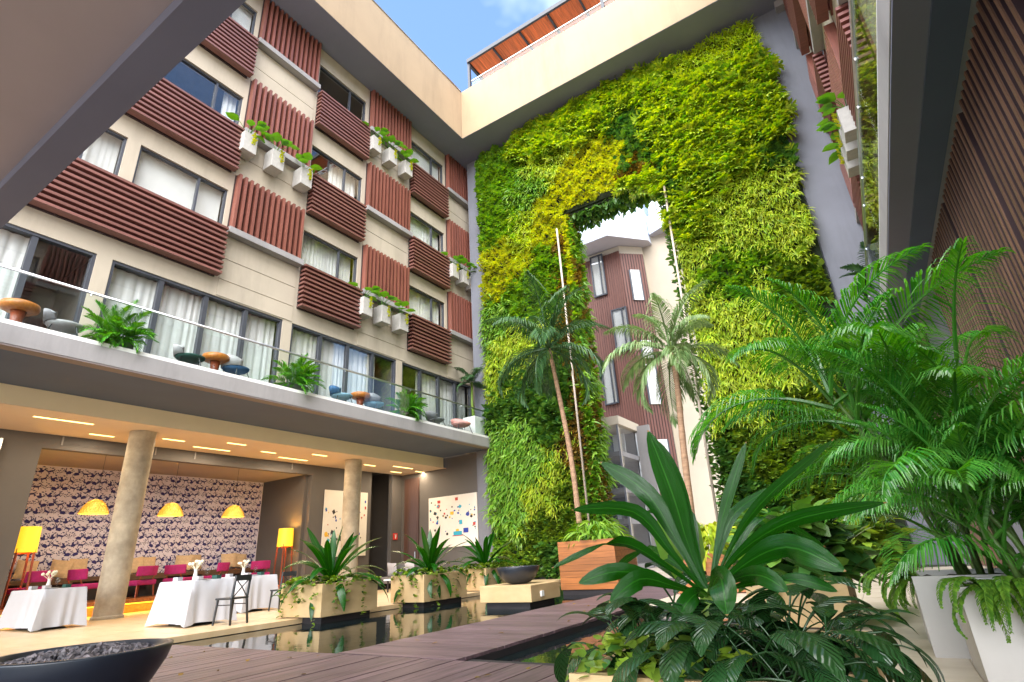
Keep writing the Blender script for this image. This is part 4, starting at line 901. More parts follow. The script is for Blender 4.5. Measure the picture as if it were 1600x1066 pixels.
# ---- foreground planter with the big strap-leaved plant
stone_planter(-1.45, -.2, 2.68, 4.25, .35, 'beige stone planter in front holding the big glossy strap leaved plant', None, plinth=False, wall=.07)
B0 = at_y(1108, 935, 3.45)
bp_ = thing('giant_strap_plant', 'big glossy dark green strap leaved plant spreading in the foreground', 'plant', (B0.x, B0.y, .33))
eye = Vector(EYE)
def px_leaf(ctrl, W, roll=.6, fold=.22, m='leaf_strap', base=None):
    C = [base or B0] + [at_y(u, v, y) for u, v, y in ctrl]; P = []; k = len(C)
    for i in range(k - 1):
        a = C[max(i - 1, 0)]; b_ = C[i]; c = C[i + 1]; d = C[min(i + 2, k - 1)]
        for s in range(5):
            q = s / 5; P.append(.5 * ((2 * b_) + (-a + c) * q + (2 * a - 5 * b_ + 4 * c - d) * q * q + (-a + 3 * b_ - 3 * c + d) * q ** 3))
    P.append(C[-1]); n = len(P) - 1; w = []
    for i in range(n + 1):
        q = i / n; k_ = .30 + .70 * (.5 - .5 * math.cos(PI * min(1, max(0, (q - .18) / .50))))
        if q > .74: k_ *= max(.03, 1 - ((q - .74) / .26) ** 1.9)
        w.append(W * .74 * k_)
    v = []; f = []; uv = []; prev = None
    for i, p in enumerate(P):
        t = (P[min(i + 1, n)] - P[max(i - 1, 0)]).normalized(); vd = (p - eye).normalized()
        si = t.cross(vd).normalized(); sf = t.cross(Vector((0, 0, 1))); sf = sf.normalized() if sf.length > .05 else si
        if sf.dot(si) < 0: sf = -sf
        sd_ = (si * roll + sf * (1 - roll)).normalized()
        if prev is not None and sd_.dot(prev) < 0: sd_ = -sd_
        if prev is not None: sd_ = (sd_ + prev * 1.2).normalized()
        prev = sd_; nm = sd_.cross(t).normalized()
        if nm.z < 0: nm = -nm
        for q in (-1, -.5, 0, .5, 1):
            ww = w[i]; v.append(p + sd_ * ww * q + nm * ww * (fold * (1.6 - i / n) * abs(q) ** 1.3 + .07 * math.sin(i * .9 + q * 3 + len(ctrl)) + (.10 if abs(q) == .5 else 0)))
            uv.append((.5 + q / 2, i / n))
    for i in range(n):
        for q in range(4): a = 5 * i + q; f.append((a, a + 1, a + 6, a + 5))
    return MB().add(v, f, uv).build('leaf', m, bp_, smooth=True)
for ctrl, W_, ro in (
        ([(1075, 850, 3.55), (1050, 770, 3.65), (1012, 672, 3.75)], .098, .95),
        ([(1085, 850, 3.6), (1060, 760, 3.7), (1030, 690, 3.8)], .06, .8),
        ([(1060, 850, 3.40), (1010, 770, 3.35), (938, 722, 3.3)], .078, .8),
        ([(1050, 865, 3.35), (990, 800, 3.25), (893, 797, 3.1)], .070, .6),
        ([(1040, 885, 3.3), (965, 848, 3.15), (862, 888, 2.95)], .066, .45),
        ([(1030, 905, 3.2), (965, 893, 3.0), (903, 912, 2.85)], .062, .7),
        ([(1050, 915, 3.1), (1000, 905, 2.9), (952, 942, 2.75)], .066, .8),
        ([(1122, 840, 3.5), (1140, 770, 3.6), (1166, 690, 3.7)], .045, .75),
        ([(1145, 850, 3.45), (1195, 780, 3.4), (1303, 686, 3.3)], .044, .6),
        ([(1150, 870, 3.4), (1235, 815, 3.3), (1386, 785, 3.2)], .062, .6),
        ([(1160, 885, 3.3), (1230, 855, 3.15), (1322, 893, 3.0)], .088, .75),
        ([(1150, 860, 3.75), (1195, 808, 3.95), (1290, 855, 4.1)], .05, .5),
        ([(1118, 905, 3.05), (1128, 910, 2.85), (1136, 962, 2.72)], .085, .95),
        ([(1150, 905, 3.1), (1190, 900, 2.95), (1232, 925, 2.85)], .06, .8),
        ([(1160, 915, 3.2), (1240, 905, 3.1), (1310, 925, 3.05)], .055, .5),
        ([(1090, 870, 3.7), (1070, 800, 4.0), (1010, 800, 4.3)], .06, .6),
        ([(1125, 860, 3.75), (1150, 800, 4.0), (1210, 760, 4.25)], .05, .6),
        ([(1075, 895, 3.75), (1010, 860, 4.1), (960, 890, 4.4)], .06, .5),
        ([(1150, 900, 3.7), (1220, 870, 4.0), (1290, 900, 4.3)], .06, .5),
        ([(1095, 925, 3.1), (1075, 940, 2.95), (1050, 985, 2.85)], .06, .9)):
    px_leaf(ctrl, W_, ro)
MB().tube([(B0.x, B0.y, .3), B0 + Vector((0, 0, .05))], [.06, .05], 10).build('stem', 'stem_green', bp_, smooth=True)
lg = MB().tube([at_y(1060, 905, 3.9), at_y(1045, 860, 3.95)], .008, 5)
br = thing('broad_leaf_plant', 'bright green broad paddle leaf standing just behind the big strap leaved plant', 'plant', (-1.05, 3.95, .33))
lg.tube([(-1.05, 3.95, .33), at_y(1060, 905, 3.9)], .01, 5).build('stem', 'stem_green', br)
for ctrl, W_ in (([at_y(1060, 905, 3.9), at_y(1050, 870, 3.95), at_y(1038, 840, 4.0), at_y(1030, 800, 4.05)], .085), ([at_y(1085, 905, 3.9), at_y(1084, 865, 4.0), at_y(1078, 820, 4.05), at_y(1070, 790, 4.1)], .075)):
    MB().blade(ctrl, [.02, W_, W_ * .9, .005], (ROT @ np.array((1, 0, 0))).tolist(), .1).build('leaf', 'leaf_fern', br, smooth=True)
# undergrowth of ribbed leaves: clumps of drooping blades on thin stalks
def clump_proto(seed, n, L, W_, m='leaf_rib', cut=False):
    r = np.random.default_rng(seed); V = []
    for i in range(5):
        e = 1.25 - .22 * i; st = strap_pts(.34 + .03 * i, e, .35 + .1 * i, 5); ex, ez = st[-1][0], st[-1][2]
        bl = strap_pts(L * r.uniform(.85, 1.15), e - .6 - .12 * i, 1.4 + .1 * i, 9)
        mb = MB().tube(st, [.006] * 6, 5, False).blade([(p[0] + ex, 0, p[2] + ez) for p in bl], strap_w(9, W_, .25, .42), (0, 1, 0), .18)
        V.append(mb.mesh('leaf', m, True))
    return V
CL = clump_proto(5, 14, .37, .068)
spots = [(-1.22, 3.05, .8), (-.92, 2.92, .85), (-.66, 2.95, .9), (-.42, 3.0, .82), (-.34, 3.35, .7), (-.34, 3.8, .7), (-1.28, 3.5, .95), (-.78, 3.2, .9), (-.5, 3.3, .9), (-1.2, 4.0, 1.0), (-.6, 4.0, .9), (-.80, 2.80, .8), (-.55, 2.82, .78)]
where = ['at the near left corner of the front planter', 'below the hanging middle leaf at the near edge', 'in the middle part of the near edge', 'at the near right part of the edge', 'at the right edge beside the pale path', 'farther along the right edge', 'on the left edge above the dark water', 'under the strap leaves in the centre', 'right of the centre under the strap leaves', 'at the back left corner', 'at the back middle', 'left of the middle, leaning over the near edge', 'near the right end, leaning over the near edge']
for k, ((x, y, s), wh) in enumerate(zip(spots, where)):
    t = thing('ribbed_leaf_plant', 'dark ribbed leaf plant ' + wh, 'plant', (x, y, .31), 'ribbed leaf plants in the foreground planter')
    for i in range(15):
        ob = inst('leaf', CL[int(rng.integers(5))], t, (x + rng.uniform(-.08, .08), y + rng.uniform(-.08, .08), .31), (rng.normal(0, .12), rng.normal(0, .1), i * 2.4 + rng.uniform(-.3, .3)), s * rng.uniform(.75, 1.15))
for lab, c, r_, n_ in (('lime green creeper mat at the near left corner of the foreground planter', (-1.22, 2.88, .33), .30, 170), ('few lime green creeper leaves along the near edge of the foreground planter', (-.85, 2.78, .33), .2, 50)):
    bush(lab, c, r_, .16, n_, 'H', .075, 'creeper', 'creeper')
# ---- right: white planters with areca palms and ferns
def white_planter(x0, x1, y0, y1, h, label): return stone_planter(x0, x1, y0, y1, h, label, 'white planters under the palms', 'planter_white', False, .0, .05)
white_planter(.30, 1.28, 4.56, 5.36, .56, 'white box planter nearer the viewpoint, fern trailing over its rim')
white_planter(.10, 1.00, 5.62, 6.45, .56, 'white box planter behind the nearer white one on the pale path')
def areca(label, loc, L, n, seed, scale=1.0, m='leaf_palm', group=None, pairs=34, lwid=.0115, name='areca_palm', bias=None, lo=-.1, pot=None, hi=1.42):
    t = thing(name, label, 'palm', loc, group); r = np.random.default_rng(seed); V = []
    for i in range(7):
        e = hi - (hi - lo) * i / 6; V.append(frond_mesh('frond', m, L * (1.12 - .05 * i), e, .55 + .2 * i, pairs, L * .30, lwid * L, .45, .42, .24, seed * 10 + i))
    for k in range(n):
        i = min(6, int(7 * (k + .5) / n)); a = k * 2.4 + r.uniform(-.4, .4)
        if bias is not None and r.uniform() < .45: a = bias + r.normal(0, .9)
        q = r.uniform(0, .18) * L; inst('frond', V[i], t, (loc[0] + q * math.cos(a), loc[1] + q * math.sin(a), loc[2]), (r.normal(0, .15), r.normal(0, .08), a), scale * r.uniform(.8, 1.1))
    st = MB()
    for k in range(9):
        a = r.uniform(0, 6.28); q = r.uniform(.03, .16) * L; x, y = loc[0] + q * math.cos(a), loc[1] + q * math.sin(a)
        st.tube([(x, y, loc[2] - .05), (x + .06 * math.cos(a) * L, y + .06 * math.sin(a) * L, loc[2] + .45 * L)], [.012 * L + .004, .008 * L + .002], 6)
    st.build('stems', 'stem_green', t, smooth=True)
    return t
def cane_palm(label, loc, L, canes, per, seed, m='leaf_areca', pairs=48, lean=None, hmin=.35, hmax=1.0):
    """clustered palm: several leaning canes, each with a fan of arching fronds"""
    t = thing('areca_palm', label, 'palm', loc, 'areca palms on the right'); r = np.random.default_rng(seed); V = []
    for i in range(6):
        V.append(frond_mesh('frond', m, L * (1.1 - .04 * i), 1.42 - .19 * i, 1.05 + .15 * i, pairs, L * .30, .0062 * L, .85, .34, .26, seed * 10 + i, 1.05))
    for c in range(canes):
        a0 = (lean if lean is not None else 0) + r.normal(0, 1.1); h = hmin + (hmax - hmin) * (c + .5) / canes; out = h * r.uniform(.15, .42); q0 = r.uniform(.02, .16)
        b_ = Vector((loc[0] + q0 * math.cos(a0), loc[1] + q0 * math.sin(a0), loc[2] - .04)); e = b_ + Vector((out * math.cos(a0), out * math.sin(a0), h))
        md = b_.lerp(e, .5) - Vector((out * .15 * math.cos(a0), out * .15 * math.sin(a0), 0))
        MB().tube([b_, md, e], [.022, .017, .012], 8).build('cane', 'cane_green', t, smooth=True)
        for k in range(per):
            i = min(5, int(6 * (k + r.uniform(0, .9)) / per)); a = a0 + k * 2.4 + r.uniform(-.35, .35)
            inst('frond', V[i], t, tuple(e - Vector((0, 0, .03 * k))), (r.normal(0, .14), r.normal(0, .08), a), r.uniform(.75, 1.1))
    return t
cane_palm('lush areca palm with arching fronds in the nearer white planter', (.82, 4.98, .52), 1.2, 8, 5, 7, lean=2.7, hmin=.15, hmax=1.05)
cane_palm('taller areca palm with upright fronds in the farther white planter', (.60, 6.05, .52), 1.6, 7, 6, 9, lean=2.6, hmin=.45, hmax=1.75)
cane_palm('leafy areca palm in shade beyond the white planters by the grey wall', (1.0, 8.8, .0), 1.5, 3, 4, 12, lean=PI, hmin=.8, hmax=1.5)
def trailing_fern(label, pts_, n, L):
    t = thing('trailing_fern', label, 'fern', pts_[0]); V = [frond_mesh('frond', 'leaf_fern', L, .5 - .25 * i, 2.0 + .1 * i, 26, .06, .011, .2, .0, .05, 40 + i) for i in range(4)]
    for k in range(n):
        p = pts_[0]; q = pts_[1]; s = rng.uniform(0, 1); a = pts_[2] + rng.normal(0, .6)
        inst('frond', V[int(rng.integers(4))], t, (p[0] + (q[0] - p[0]) * s, p[1] + (q[1] - p[1]) * s, p[2]), (0, 0, a), rng.uniform(.6, 1.15))
    return t
trailing_fern('green fern trailing over the near rim corner of the nearer white planter', ((.32, 4.60, .56), (.72, 4.60, .56), -1.75), 30, .5)
trailing_fern('green fern trailing over the left rim of the farther white planter', ((.14, 5.66, .56), (.14, 6.3, .56), -2.7), 26, .5)
stone_planter(-1.45, -.45, 7.0, 8.2, .47, 'low beige stone planter on the pale path behind the big plant', None, plinth=False)
bush('dark leafy shrub filling the low beige planter on the pale path', (-.95, 7.6, .42), .62, .75, 420, 'D', .3)
rosette('strap_leaf_plant', 'arching strap leaved plant in the low beige planter on the pale path', 'plant', (-.95, 7.6, .47), 1.0, .06, 22, 'leaf_strap', None, 15)
# ================================================================== FACADE PLANTERS AND BALCONY
def wall_pot_proto(seed, n):
    t = thing('wall_planter', 'x', 'planter', (0, 0, 0), 'concrete box planters hung on the facades'); w_, h_ = .23, .70
    MB().box(-.24, .24, -w_, w_, 0, h_).build('box', 'concrete_pot', t, bevel=.008)
    MB().box(-.2, .2, -w_ + .04, w_ - .04, h_ + .001, h_ + .012).build('soil', 'soil', t)
    r = np.random.default_rng(seed)
    for k in range(n):
        a = k * 2.4 + r.uniform(-.4, .4); e = r.uniform(.75, 1.4); L = r.uniform(.32, .6); st = strap_pts(L, e, .5, 5); rot_ = Matrix.Rotation(a, 3, 'Z')
        sp = [rot_ @ Vector(p) + Vector((0, 0, h_)) for p in st]; d = rot_ @ Vector((math.cos(e - .9), 0, math.sin(e - .9))); q = sp[-1]; ll = r.uniform(.34, .5)
        mb = MB().tube(sp, [.010] * 6, 5, False).blade([q, q + d * ll * .3, q + d * ll * .65 + Vector((0, 0, -.03)), q + d * ll + Vector((0, 0, -.11))], [.03, ll * .38, ll * .33, .006], rot_ @ Vector((0, 1, 0)), .12)
        mb.build('leaf', 'leaf_pot', t, smooth=True)
    k = 26; T = np.stack([.25 + rng.uniform(0, .04, k), .08 + rng.uniform(-.05, .06, k), h_ - rng.uniform(-.02, .42, k)], 1)
    scatter('trailing_leaves', T_OVATE, rots(PI / 2 + rng.normal(0, .5, k), rng.uniform(-1.2, -.2, k), rng.normal(0, .3, k)) * .10, T, 'leaf_yellow', t)
    return t
protos = [wall_pot_proto(51, 9), wall_pot_proto(52, 11), wall_pot_proto(53, 7)]
floors = {0: 'lowest planter row', 1: 'middle planter row', 2: 'top planter row'}
first = [True] * 3
WP = []
for ys, z, wh in (((7.42, 8.44, 9.58), 13.45, 'from the overhang in the left facade bay nearest it'), ((12.80, 13.75, 14.75), 17.25, 'from the overhang, under the second top row timber screen'),
                  ((12.68, 13.62, 14.62), 9.5, 'from the overhang, in the lowest row of the left facade'), ((18.05, 18.85, 19.65), 13.35, 'from the overhang, in the left facade bay touching the planted wall')):
    for k, y in enumerate(ys): WP.append((-14.30, y, z, 0, ('first', 'second', 'third')[k] + ' box planter ' + wh))
for k, y in enumerate((13.2, 14.0, 14.8)): WP.append((1.80, y, 9.7, PI, ('first', 'second', 'third')[k] + ' box planter on the right facade beside the glass, counted from above'))
for i, (x, y, z, rz, lab) in enumerate(WP):
    j = i % 3
    if first[j]: o = protos[j]; o.location = (x, y, z); o.rotation_euler = (0, 0, rz); o['label'] = lab; first[j] = False
    else: copy_tree(protos[j], (x, y, z), rz, lab)
# balcony palms in dark pots
BX = -13.72
for y, lab, sd_ in ((4.82, 'bushy balcony palm in a grey pot nearest the dark overhang', 61), (9.62, 'bushy balcony palm in a grey pot in the middle of the balcony', 62), (14.35, 'wide balcony palm with yellow stems by the open door', 63)):
    t = areca(lab, (BX, y, ZB + .34), .84, 44, sd_, 1.0, 'leaf_palm', 'palms along the left balcony', 24, .017, 'balcony_palm', 0, -.1)
    MB().box(BX - .24, BX + .24, y - .34, y + .34, ZB + .002, ZB + .36).build('pot', 'pot_grey', t, bevel=.01)
t = thing('tall_balcony_palm', 'single stemmed balcony palm in a tall white planter against the grey pier', 'palm', (-13.75, 18.75, ZB), None)
MB().box(-14.15, -13.5, 18.42, 19.1, ZB + .002, ZB + .95).build('pot', 'white_paint', t, bevel=.01)
MB().tube([(-13.8, 18.75, ZB + .9), (-13.85, 18.72, ZB + 1.7), (-13.8, 18.7, ZB + 2.6)], [.07, .055, .045], 8).build('trunk', 'stem_green', t, smooth=True)
for k in range(13):
    if k < 4: V_ = frond_mesh('frond', 'leaf_coco_dark', 1.15, 1.25 - .38 * k, 1.2 + .2 * k, 22, .36, .022, .8, .15, .15, 70 + k); FR = (FR if k else []) + [V_]
    inst('frond', FR[k % 4], t, (-13.8, 18.7, ZB + 2.55), (0, 0, k * 2.4), rng.uniform(.8, 1.05))
# right balcony fern
areca('dark palm hanging over the right balcony edge before the grey wall', (1.75, 17.9, ZB + 2.1), 1.0, 20, 77, 1.0, 'leaf_coco_dark', None, 20, .03, 'balcony_palm', PI, -.5)
MB().box(1.5, 2.0, 17.65, 18.15, ZB + .002, ZB + 2.15).build('pot', 'wall_grey', bpy.data.objects['balcony_palm.003'] if 'balcony_palm.003' in bpy.data.objects else None)
# lounge chairs and mushroom tables
def lounge(label, loc, rz, m, mb_, scale=1.0):
    t = thing('lounge_chair', label, 'chair', (0, 0, 0), 'lounge chairs on the left balcony')
    MB().lathe([(.02, .30), (.26, .31), (.33, .36), (.34, .40), (.28, .41), (.02, .40)], 20).build('seat', m, t, smooth=True)
    v = []; f = []; n = 12
    for i in range(n + 1):
        a = -1.15 + 2.3 * i / n
        for r_, z in ((.34, .40), (.37, .55), (.39, .68 - .16 * abs(a) ** 2 / 1.3)): v.append((-r_ * math.cos(a), r_ * math.sin(a), z))
    for i in range(n):
        for k in range(2): a = 3 * i + k; f.append((a, a + 3, a + 4, a + 1))
    bo = MB().add(v, f).build('backrest', mb_, t, smooth=True); md = bo.modifiers.new('s', 'SOLIDIFY'); md.thickness = .03
    for sx, sy in ((1, 1), (1, -1), (-1, 1), (-1, -1)): MB().tube([(0.20 * sx, .2 * sy, .32), (.30 * sx, .28 * sy, 0)], .012, 6).build('leg', 'black_wood', t)
    t.location = loc; t.rotation_euler = (0, 0, rz); t.scale = (scale,) * 3; return t
def mushroom(label, loc):
    t = thing('side_table', label, 'table', loc, 'mushroom tables on the left balcony')
    MB().lathe([(.02, .44), (.24, .44), (.315, .48), (.33, .54), (.315, .60), (.26, .625), (.02, .63)], 28, loc).build('top', 'mushroom_wood', t, smooth=True)
    MB().lathe([(.14, 0), (.12, .05), (.10, .25), (.13, .44)], 20, loc).build('stem', 'red_wood', t, smooth=True)
for y, lab in ((3.05, 'orange mushroom table nearest the dark overhang on the balcony'), (7.13, 'orange mushroom table between the grey and blue lounge chairs'), (12.1, 'orange mushroom table between the two pale blue chairs')): mushroom(lab, (-13.6, y, ZB))
lounge('grey lounge chair beside the mushroom table nearest the overhang', (-13.6, 3.85, ZB), 1.2, 'pale_fabric', 'mesh_grey')
lounge('lounge chair with dark green seat between palm and mushroom table', (-13.62, 6.5, ZB), 1.1, 'green_fabric', 'pale_fabric')
lounge('lounge chair with deep blue seat right after the mushroom table', (-13.62, 7.72, ZB), 1.9, 'blue_fabric', 'pale_fabric')
lounge('pale blue lounge chair before the third mushroom table', (-13.62, 11.35, ZB), 1.2, 'pale_blue', 'blue_fabric')
lounge('pale blue lounge chair after the third mushroom table', (-13.62, 12.75, ZB), 1.9, 'pale_blue', 'mesh_grey')
lounge('dark grey lounge chair between the wide palm and pink chair', (-13.62, 16.0, ZB), 1.3, 'mesh_grey', 'mesh_grey')
lounge('pink lounge chair in front of the tall white balcony planter', (-13.55, 17.55, ZB), -.5, 'pink_fabric', 'pink_fabric', 1.15)
# ================================================================== RESTAURANT FURNITURE
def cloth(x0, x1, y0, y1, h, label, low=.06):
    mb = MB(); n = 22; per = []
    cx, cy = (x0 + x1) / 2, (y0 + y1) / 2
    for (a, b_) in (((x0, y0), (x1, y0)), ((x1, y0), (x1, y1)), ((x1, y1), (x0, y1)), ((x0, y1), (x0, y0))):
        for i in range(n): per.append((a[0] + (b_[0] - a[0]) * i / n, a[1] + (b_[1] - a[1]) * i / n, i / n))
    N = len(per); v = []; f = []
    for lv, (z, fl_) in enumerate(((h, 0), (h - .012, .012), (h * .7, .03), (h * .35, .06), (low, .09))):
        for k, (x, y, s) in enumerate(per):
            d = Vector((x - cx, y - cy, 0)); c = abs(s - .5) * 2
            nx = 1 if abs(x - x1) < 1e-6 else (-1 if abs(x - x0) < 1e-6 else 0); ny = 1 if abs(y - y1) < 1e-6 else (-1 if abs(y - y0) < 1e-6 else 0)
            w = fl_ * (.55 + .75 * c ** 5 + .30 * math.sin(k * .83 + 1.7 * math.sin(k * .29 + x0) + lv * .25) * (1 - c ** 6)); drop = -.05 * c ** 6 * (lv == 4)
            v.append((x + nx * w, y + ny * w, z + drop + (.006 * math.sin(k * .31 + x0) if lv == 4 else 0)))
    for lv in range(4): f += [(lv * N + k, lv * N + (k + 1) % N, (lv + 1) * N + (k + 1) % N, (lv + 1) * N + k) for k in range(N)]
    mb.add(v, f); mb.add([(p[0], p[1], h) for p in per], [tuple(range(N))])
    o = mb.build('tablecloth', 'cloth_white', smooth=True, org=(cx, cy, low)); md = o.modifiers.new('e', 'EDGE_SPLIT'); md.split_angle = 1.2
    return props(o, 'white tablecloth ' + label, 'tablecloth', 'white tablecloths')
def table(x0, x1, y0, y1, h, label):
    cx, cy = (x0 + x1) / 2, (y0 + y1) / 2
    t = thing('dining_table', 'dark dining table under the white cloth ' + label, 'table', (cx, cy, 0), 'dining tables under white cloths')
    MB().box(x0 + .01, x1 - .01, y0 + .01, y1 - .01, h - .045, h - .006).build('tabletop', 'brown_door', t)
    MB().box(cx - .05, cx + .05, cy - .05, cy + .05, .03, h - .045).build('post', 'near_black', t); MB().box(x0 + .15, x1 - .15, cy - .2, cy + .2, 0, .03).build('base', 'near_black', t)
    cloth(x0, x1, y0, y1, h, label)
    v = thing('flower_vase', 'small glass vase of pale flowers on the table ' + label, 'vase', (cx - .1, cy, h))
    MB().lathe([(.04, 0), (.05, .02), (.035, .12), (.03, .18), (.04, .2)], 12, (cx - .1, cy, h)).build('vase', 'white_paint', v, smooth=True)
    fl_ = MB()
    for k in range(7):
        a = k * 2.4; q = .09 + .03 * (k % 3); tip = (cx - .1 + q * math.cos(a), cy + q * math.sin(a), h + .30 + .04 * (k % 2)); fl_.tube([(cx - .1, cy, h + .18), tip], .006, 4); fl_.lathe([(.008, -.02), (.035, 0), (.03, .03), (.006, .045)], 6, tip)
    fl_.build('flowers', 'petal', v)
    for k, (dx, dy) in enumerate(((.38, -.18), (-.42, -.16), (.36, .2))):
        nk = props(MB().prism([(cx + dx - .09, cy + dy - .06), (cx + dx + .09, cy + dy - .06), (cx + dx + .03, cy + dy + .07), (cx + dx - .03, cy + dy + .07)], h + .002, h + .075).build('napkin', ('pale_fabric', 'cloth_white', 'green_fabric')[k], org=(cx + dx, cy + dy, h)), ('grey', 'white', 'dark')[k] + ' folded napkin on the table ' + label, 'napkin', 'napkins on the dining tables')
table(-17.0, -15.2, 5.15, 5.9, .80, 'beyond the fire bowl')
table(-12.5, -11.3, 6.15, 6.95, .80, 'beside the black chair nearest the pool')
table(-14.5, -13.1, 8.4, 9.2, .80, 'behind the table nearest the pool')
glass('tumbler_glass', (.9, .92, .92), 1.5)
GL = MB().lathe([(.012, 0), (.036, .002), (.006, .012), (.006, .09), (.034, .12), (.042, .16), (.036, .22)], 14, (0, 0, 0), False).mesh('wine_glass', 'tumbler_glass', True)
PLT = MB().lathe([(.05, 0), (.06, .004), (.13, .018), (.135, .02), (.06, .008), (.01, .006)], 24).mesh('plate', 'white_paint', True)
for cx, cy, wh in ((-16.1, 5.5, 'beyond the fire bowl'), (-11.9, 6.5, 'nearest the pool'), (-13.8, 8.8, 'behind the one nearest the pool')):
    for k, (dx, dy) in enumerate(((.62, -.1),)):
        for me, nm, cat, ex, ey in ((GL, 'wine_glass', 'glass', .12, .12), (PLT, 'plate', 'plate', 0, 0)):
            if me is PLT and k == 2: continue
            o = bpy.data.objects.new(nm, me); COL.objects.link(o); o.location = (cx + dx * .8 + (ex if dx < 0 else -ex), cy + dy + ey, .802); props(o, ('clear wine glass' if me is GL else 'white plate') + ' on the white clothed table ' + wh, cat, 'wine glasses on the tables' if me is GL else 'plates on the tables')
def bistro(label, loc, rz):
    t = thing('dining_chair', label, 'chair', (0, 0, 0), 'black dining chairs')
    MB().prism([(-.21, -.20), (.20, -.21), (.21, 0), (.20, .21), (-.21, .20)], .43, .465).build('seat', 'black_wood', t, bevel=.01)
    for s in (-1, 1):
        MB().tube([(.17, .17 * s, .44), (.20, .19 * s, 0)], [.024, .018], 8).build('leg', 'black_wood', t)
        MB().tube([(-.25, .19 * s, 0), (-.19, .17 * s, .45), (-.24, .165 * s, .84)], [.02, .025, .021], 8).build('rear_post', 'black_wood', t, smooth=True)
        MB().tube([(.18, .175 * s, .34), (-.20, .17 * s, .34)], .010, 6).build('stretcher', 'black_wood', t)
    MB().box(-.02, .02, -.18, .18, -.05, .05).build('top_rail', 'black_wood', t).location = (-.235, 0, .80)
    MB().tube([(-.20, -.15, .47), (-.225, 0, .64), (-.235, .13, .76)], .010, 6).tube([(-.20, .15, .47), (-.225, 0, .64), (-.235, -.13, .76)], .010, 6).build('cross_back', 'black_wood', t)
    t.location = loc; t.rotation_euler = (0, 0, rz); return t
bistro('black cross back dining chair at the white table nearest the pool', (-10.72, 6.62, 0), PI + .15)
bistro('black cross back dining chair at the farther white table by the dais', (-12.45, 8.95, 0), PI - .1)
# banquette, cushions, magenta chairs on the dais
DZ = .362
bn = thing('banquette', 'long dark brown banquette along the printed wall', 'bench', (-21.3, 9.9, DZ))
MB().box(-21.68, -20.95, 5.7, 14.1, DZ + .54, DZ + .68).build('seat', 'bench_brown', bn, bevel=.02); MB().box(-21.68, -21.05, 5.75, 14.05, DZ, DZ + .54).build('base', 'near_black', bn)
def pillow(name, label, loc, s, rz, tilt, m, group):
    n = 8; v = []; f = []
    for sg in (1, -1):
        for i in range(n + 1):
            for j in range(n + 1):
                a, b_ = -1 + 2 * i / n, -1 + 2 * j / n; th = .17 * (max(0, (1 - a ** 4) * (1 - b_ ** 4))) ** .6; k = 1 - .06 * ((1 - abs(a)) + (1 - abs(b_)))
                v.append((sg * th * s * 1.5, a * s * k, b_ * s * k))
    N = (n + 1) ** 2
    for q in (0, N):
        for i in range(n):
            for j in range(n):
                a = q + i * (n + 1) + j; F_ = (a, a + n + 1, a + n + 2, a + 1); f.append(F_ if q == 0 else F_[::-1])
    o = MB().add(v, f).build(name, m, smooth=True); o.location = loc; o.rotation_euler = (rng.uniform(-.14, .14), tilt, rz); return props(o, label, 'cushion', group)
cu = [(6.7, 'partly behind the nearer floor lamp'), (7.45, 'first of the pair between nearer floor lamp and column'), (8.0, 'second of the pair between nearer floor lamp and column'), (9.5, 'just past the concrete column, first of its pair'), (10.03, 'just past the concrete column, second of its pair'), (11.1, 'behind the flower vase, first of its pair'), (11.66, 'behind the flower vase, second of its pair'), (12.8, 'at the farther floor lamp end, first of its pair'), (13.36, 'at the farther floor lamp end, second of its pair')]
for k, (y, wh) in enumerate(cu): pillow('cushion', 'tan cushion ' + wh, (-21.4 + .08 * (k % 2), y + (.03 if k % 2 else -.03), DZ + .96 + rng.uniform(-.02, .03)), .265, rng.uniform(-.2, .2) - (.35 if k % 2 else -.15), -.22 - .1 * (k % 2), 'cushion', 'tan cushions on the banquette')
def armchair(label, loc, rz):
    t = thing('magenta_chair', label, 'armchair', (0, 0, 0), 'magenta chairs on the dais')
    MB().box(-.34, .34, -.34, .34, .34, .49).build('seat', 'magenta', t, bevel=.04)
    n = 8; v = []; f = []
    for i in range(n + 1):
        a = -.5 + i / n
        for x, z in ((.36 - .5 * a * a, .60), (.44 - .5 * a * a, .60), (.47 - .5 * a * a, .88), (.39 - .5 * a * a, .88)): v.append((x, a * .66, z))
    for i in range(n):
        for k in range(4): f.append((4 * i + k, 4 * i + (k + 1) % 4, 4 * i + 4 + (k + 1) % 4, 4 * i + 4 + k))
    f += [(3, 2, 1, 0), tuple(4 * n + k for k in range(4))]
    MB().add(v, f).build('backrest', 'magenta', t, smooth=False, bevel=.02)
    for sx in (-1, 1):
        for sy in (-1, 1): MB().tube([(.30 * sx, .27 * sy, .35), (.34 * sx, .30 * sy, 0)], [.024, .016], 8).build('leg', 'red_wood', t)
    for sy in (-1, 1): MB().tube([(.28, .22 * sy, .46), (.38, .22 * sy, .66)], .018, 6).build('back_post', 'red_wood', t)
    t.location = loc; t.rotation_euler = (0, 0, rz); return t
for y, rz, wh in ((6.25, .1, 'beside the nearer floor lamp'), (7.55, -.15, 'just left of the concrete column'), (8.95, .1, 'just right of the concrete column'), (10.15, -.1, 'behind the vase on the white table nearest the pool'), (11.3, .15, 'behind the vase on the farther white table'), (12.95, .0, 'at the farther end of the dais by the floor lamp')):
    armchair('magenta lounge chair ' + wh, (-19.55, y, DZ), rz * 6 - .35)
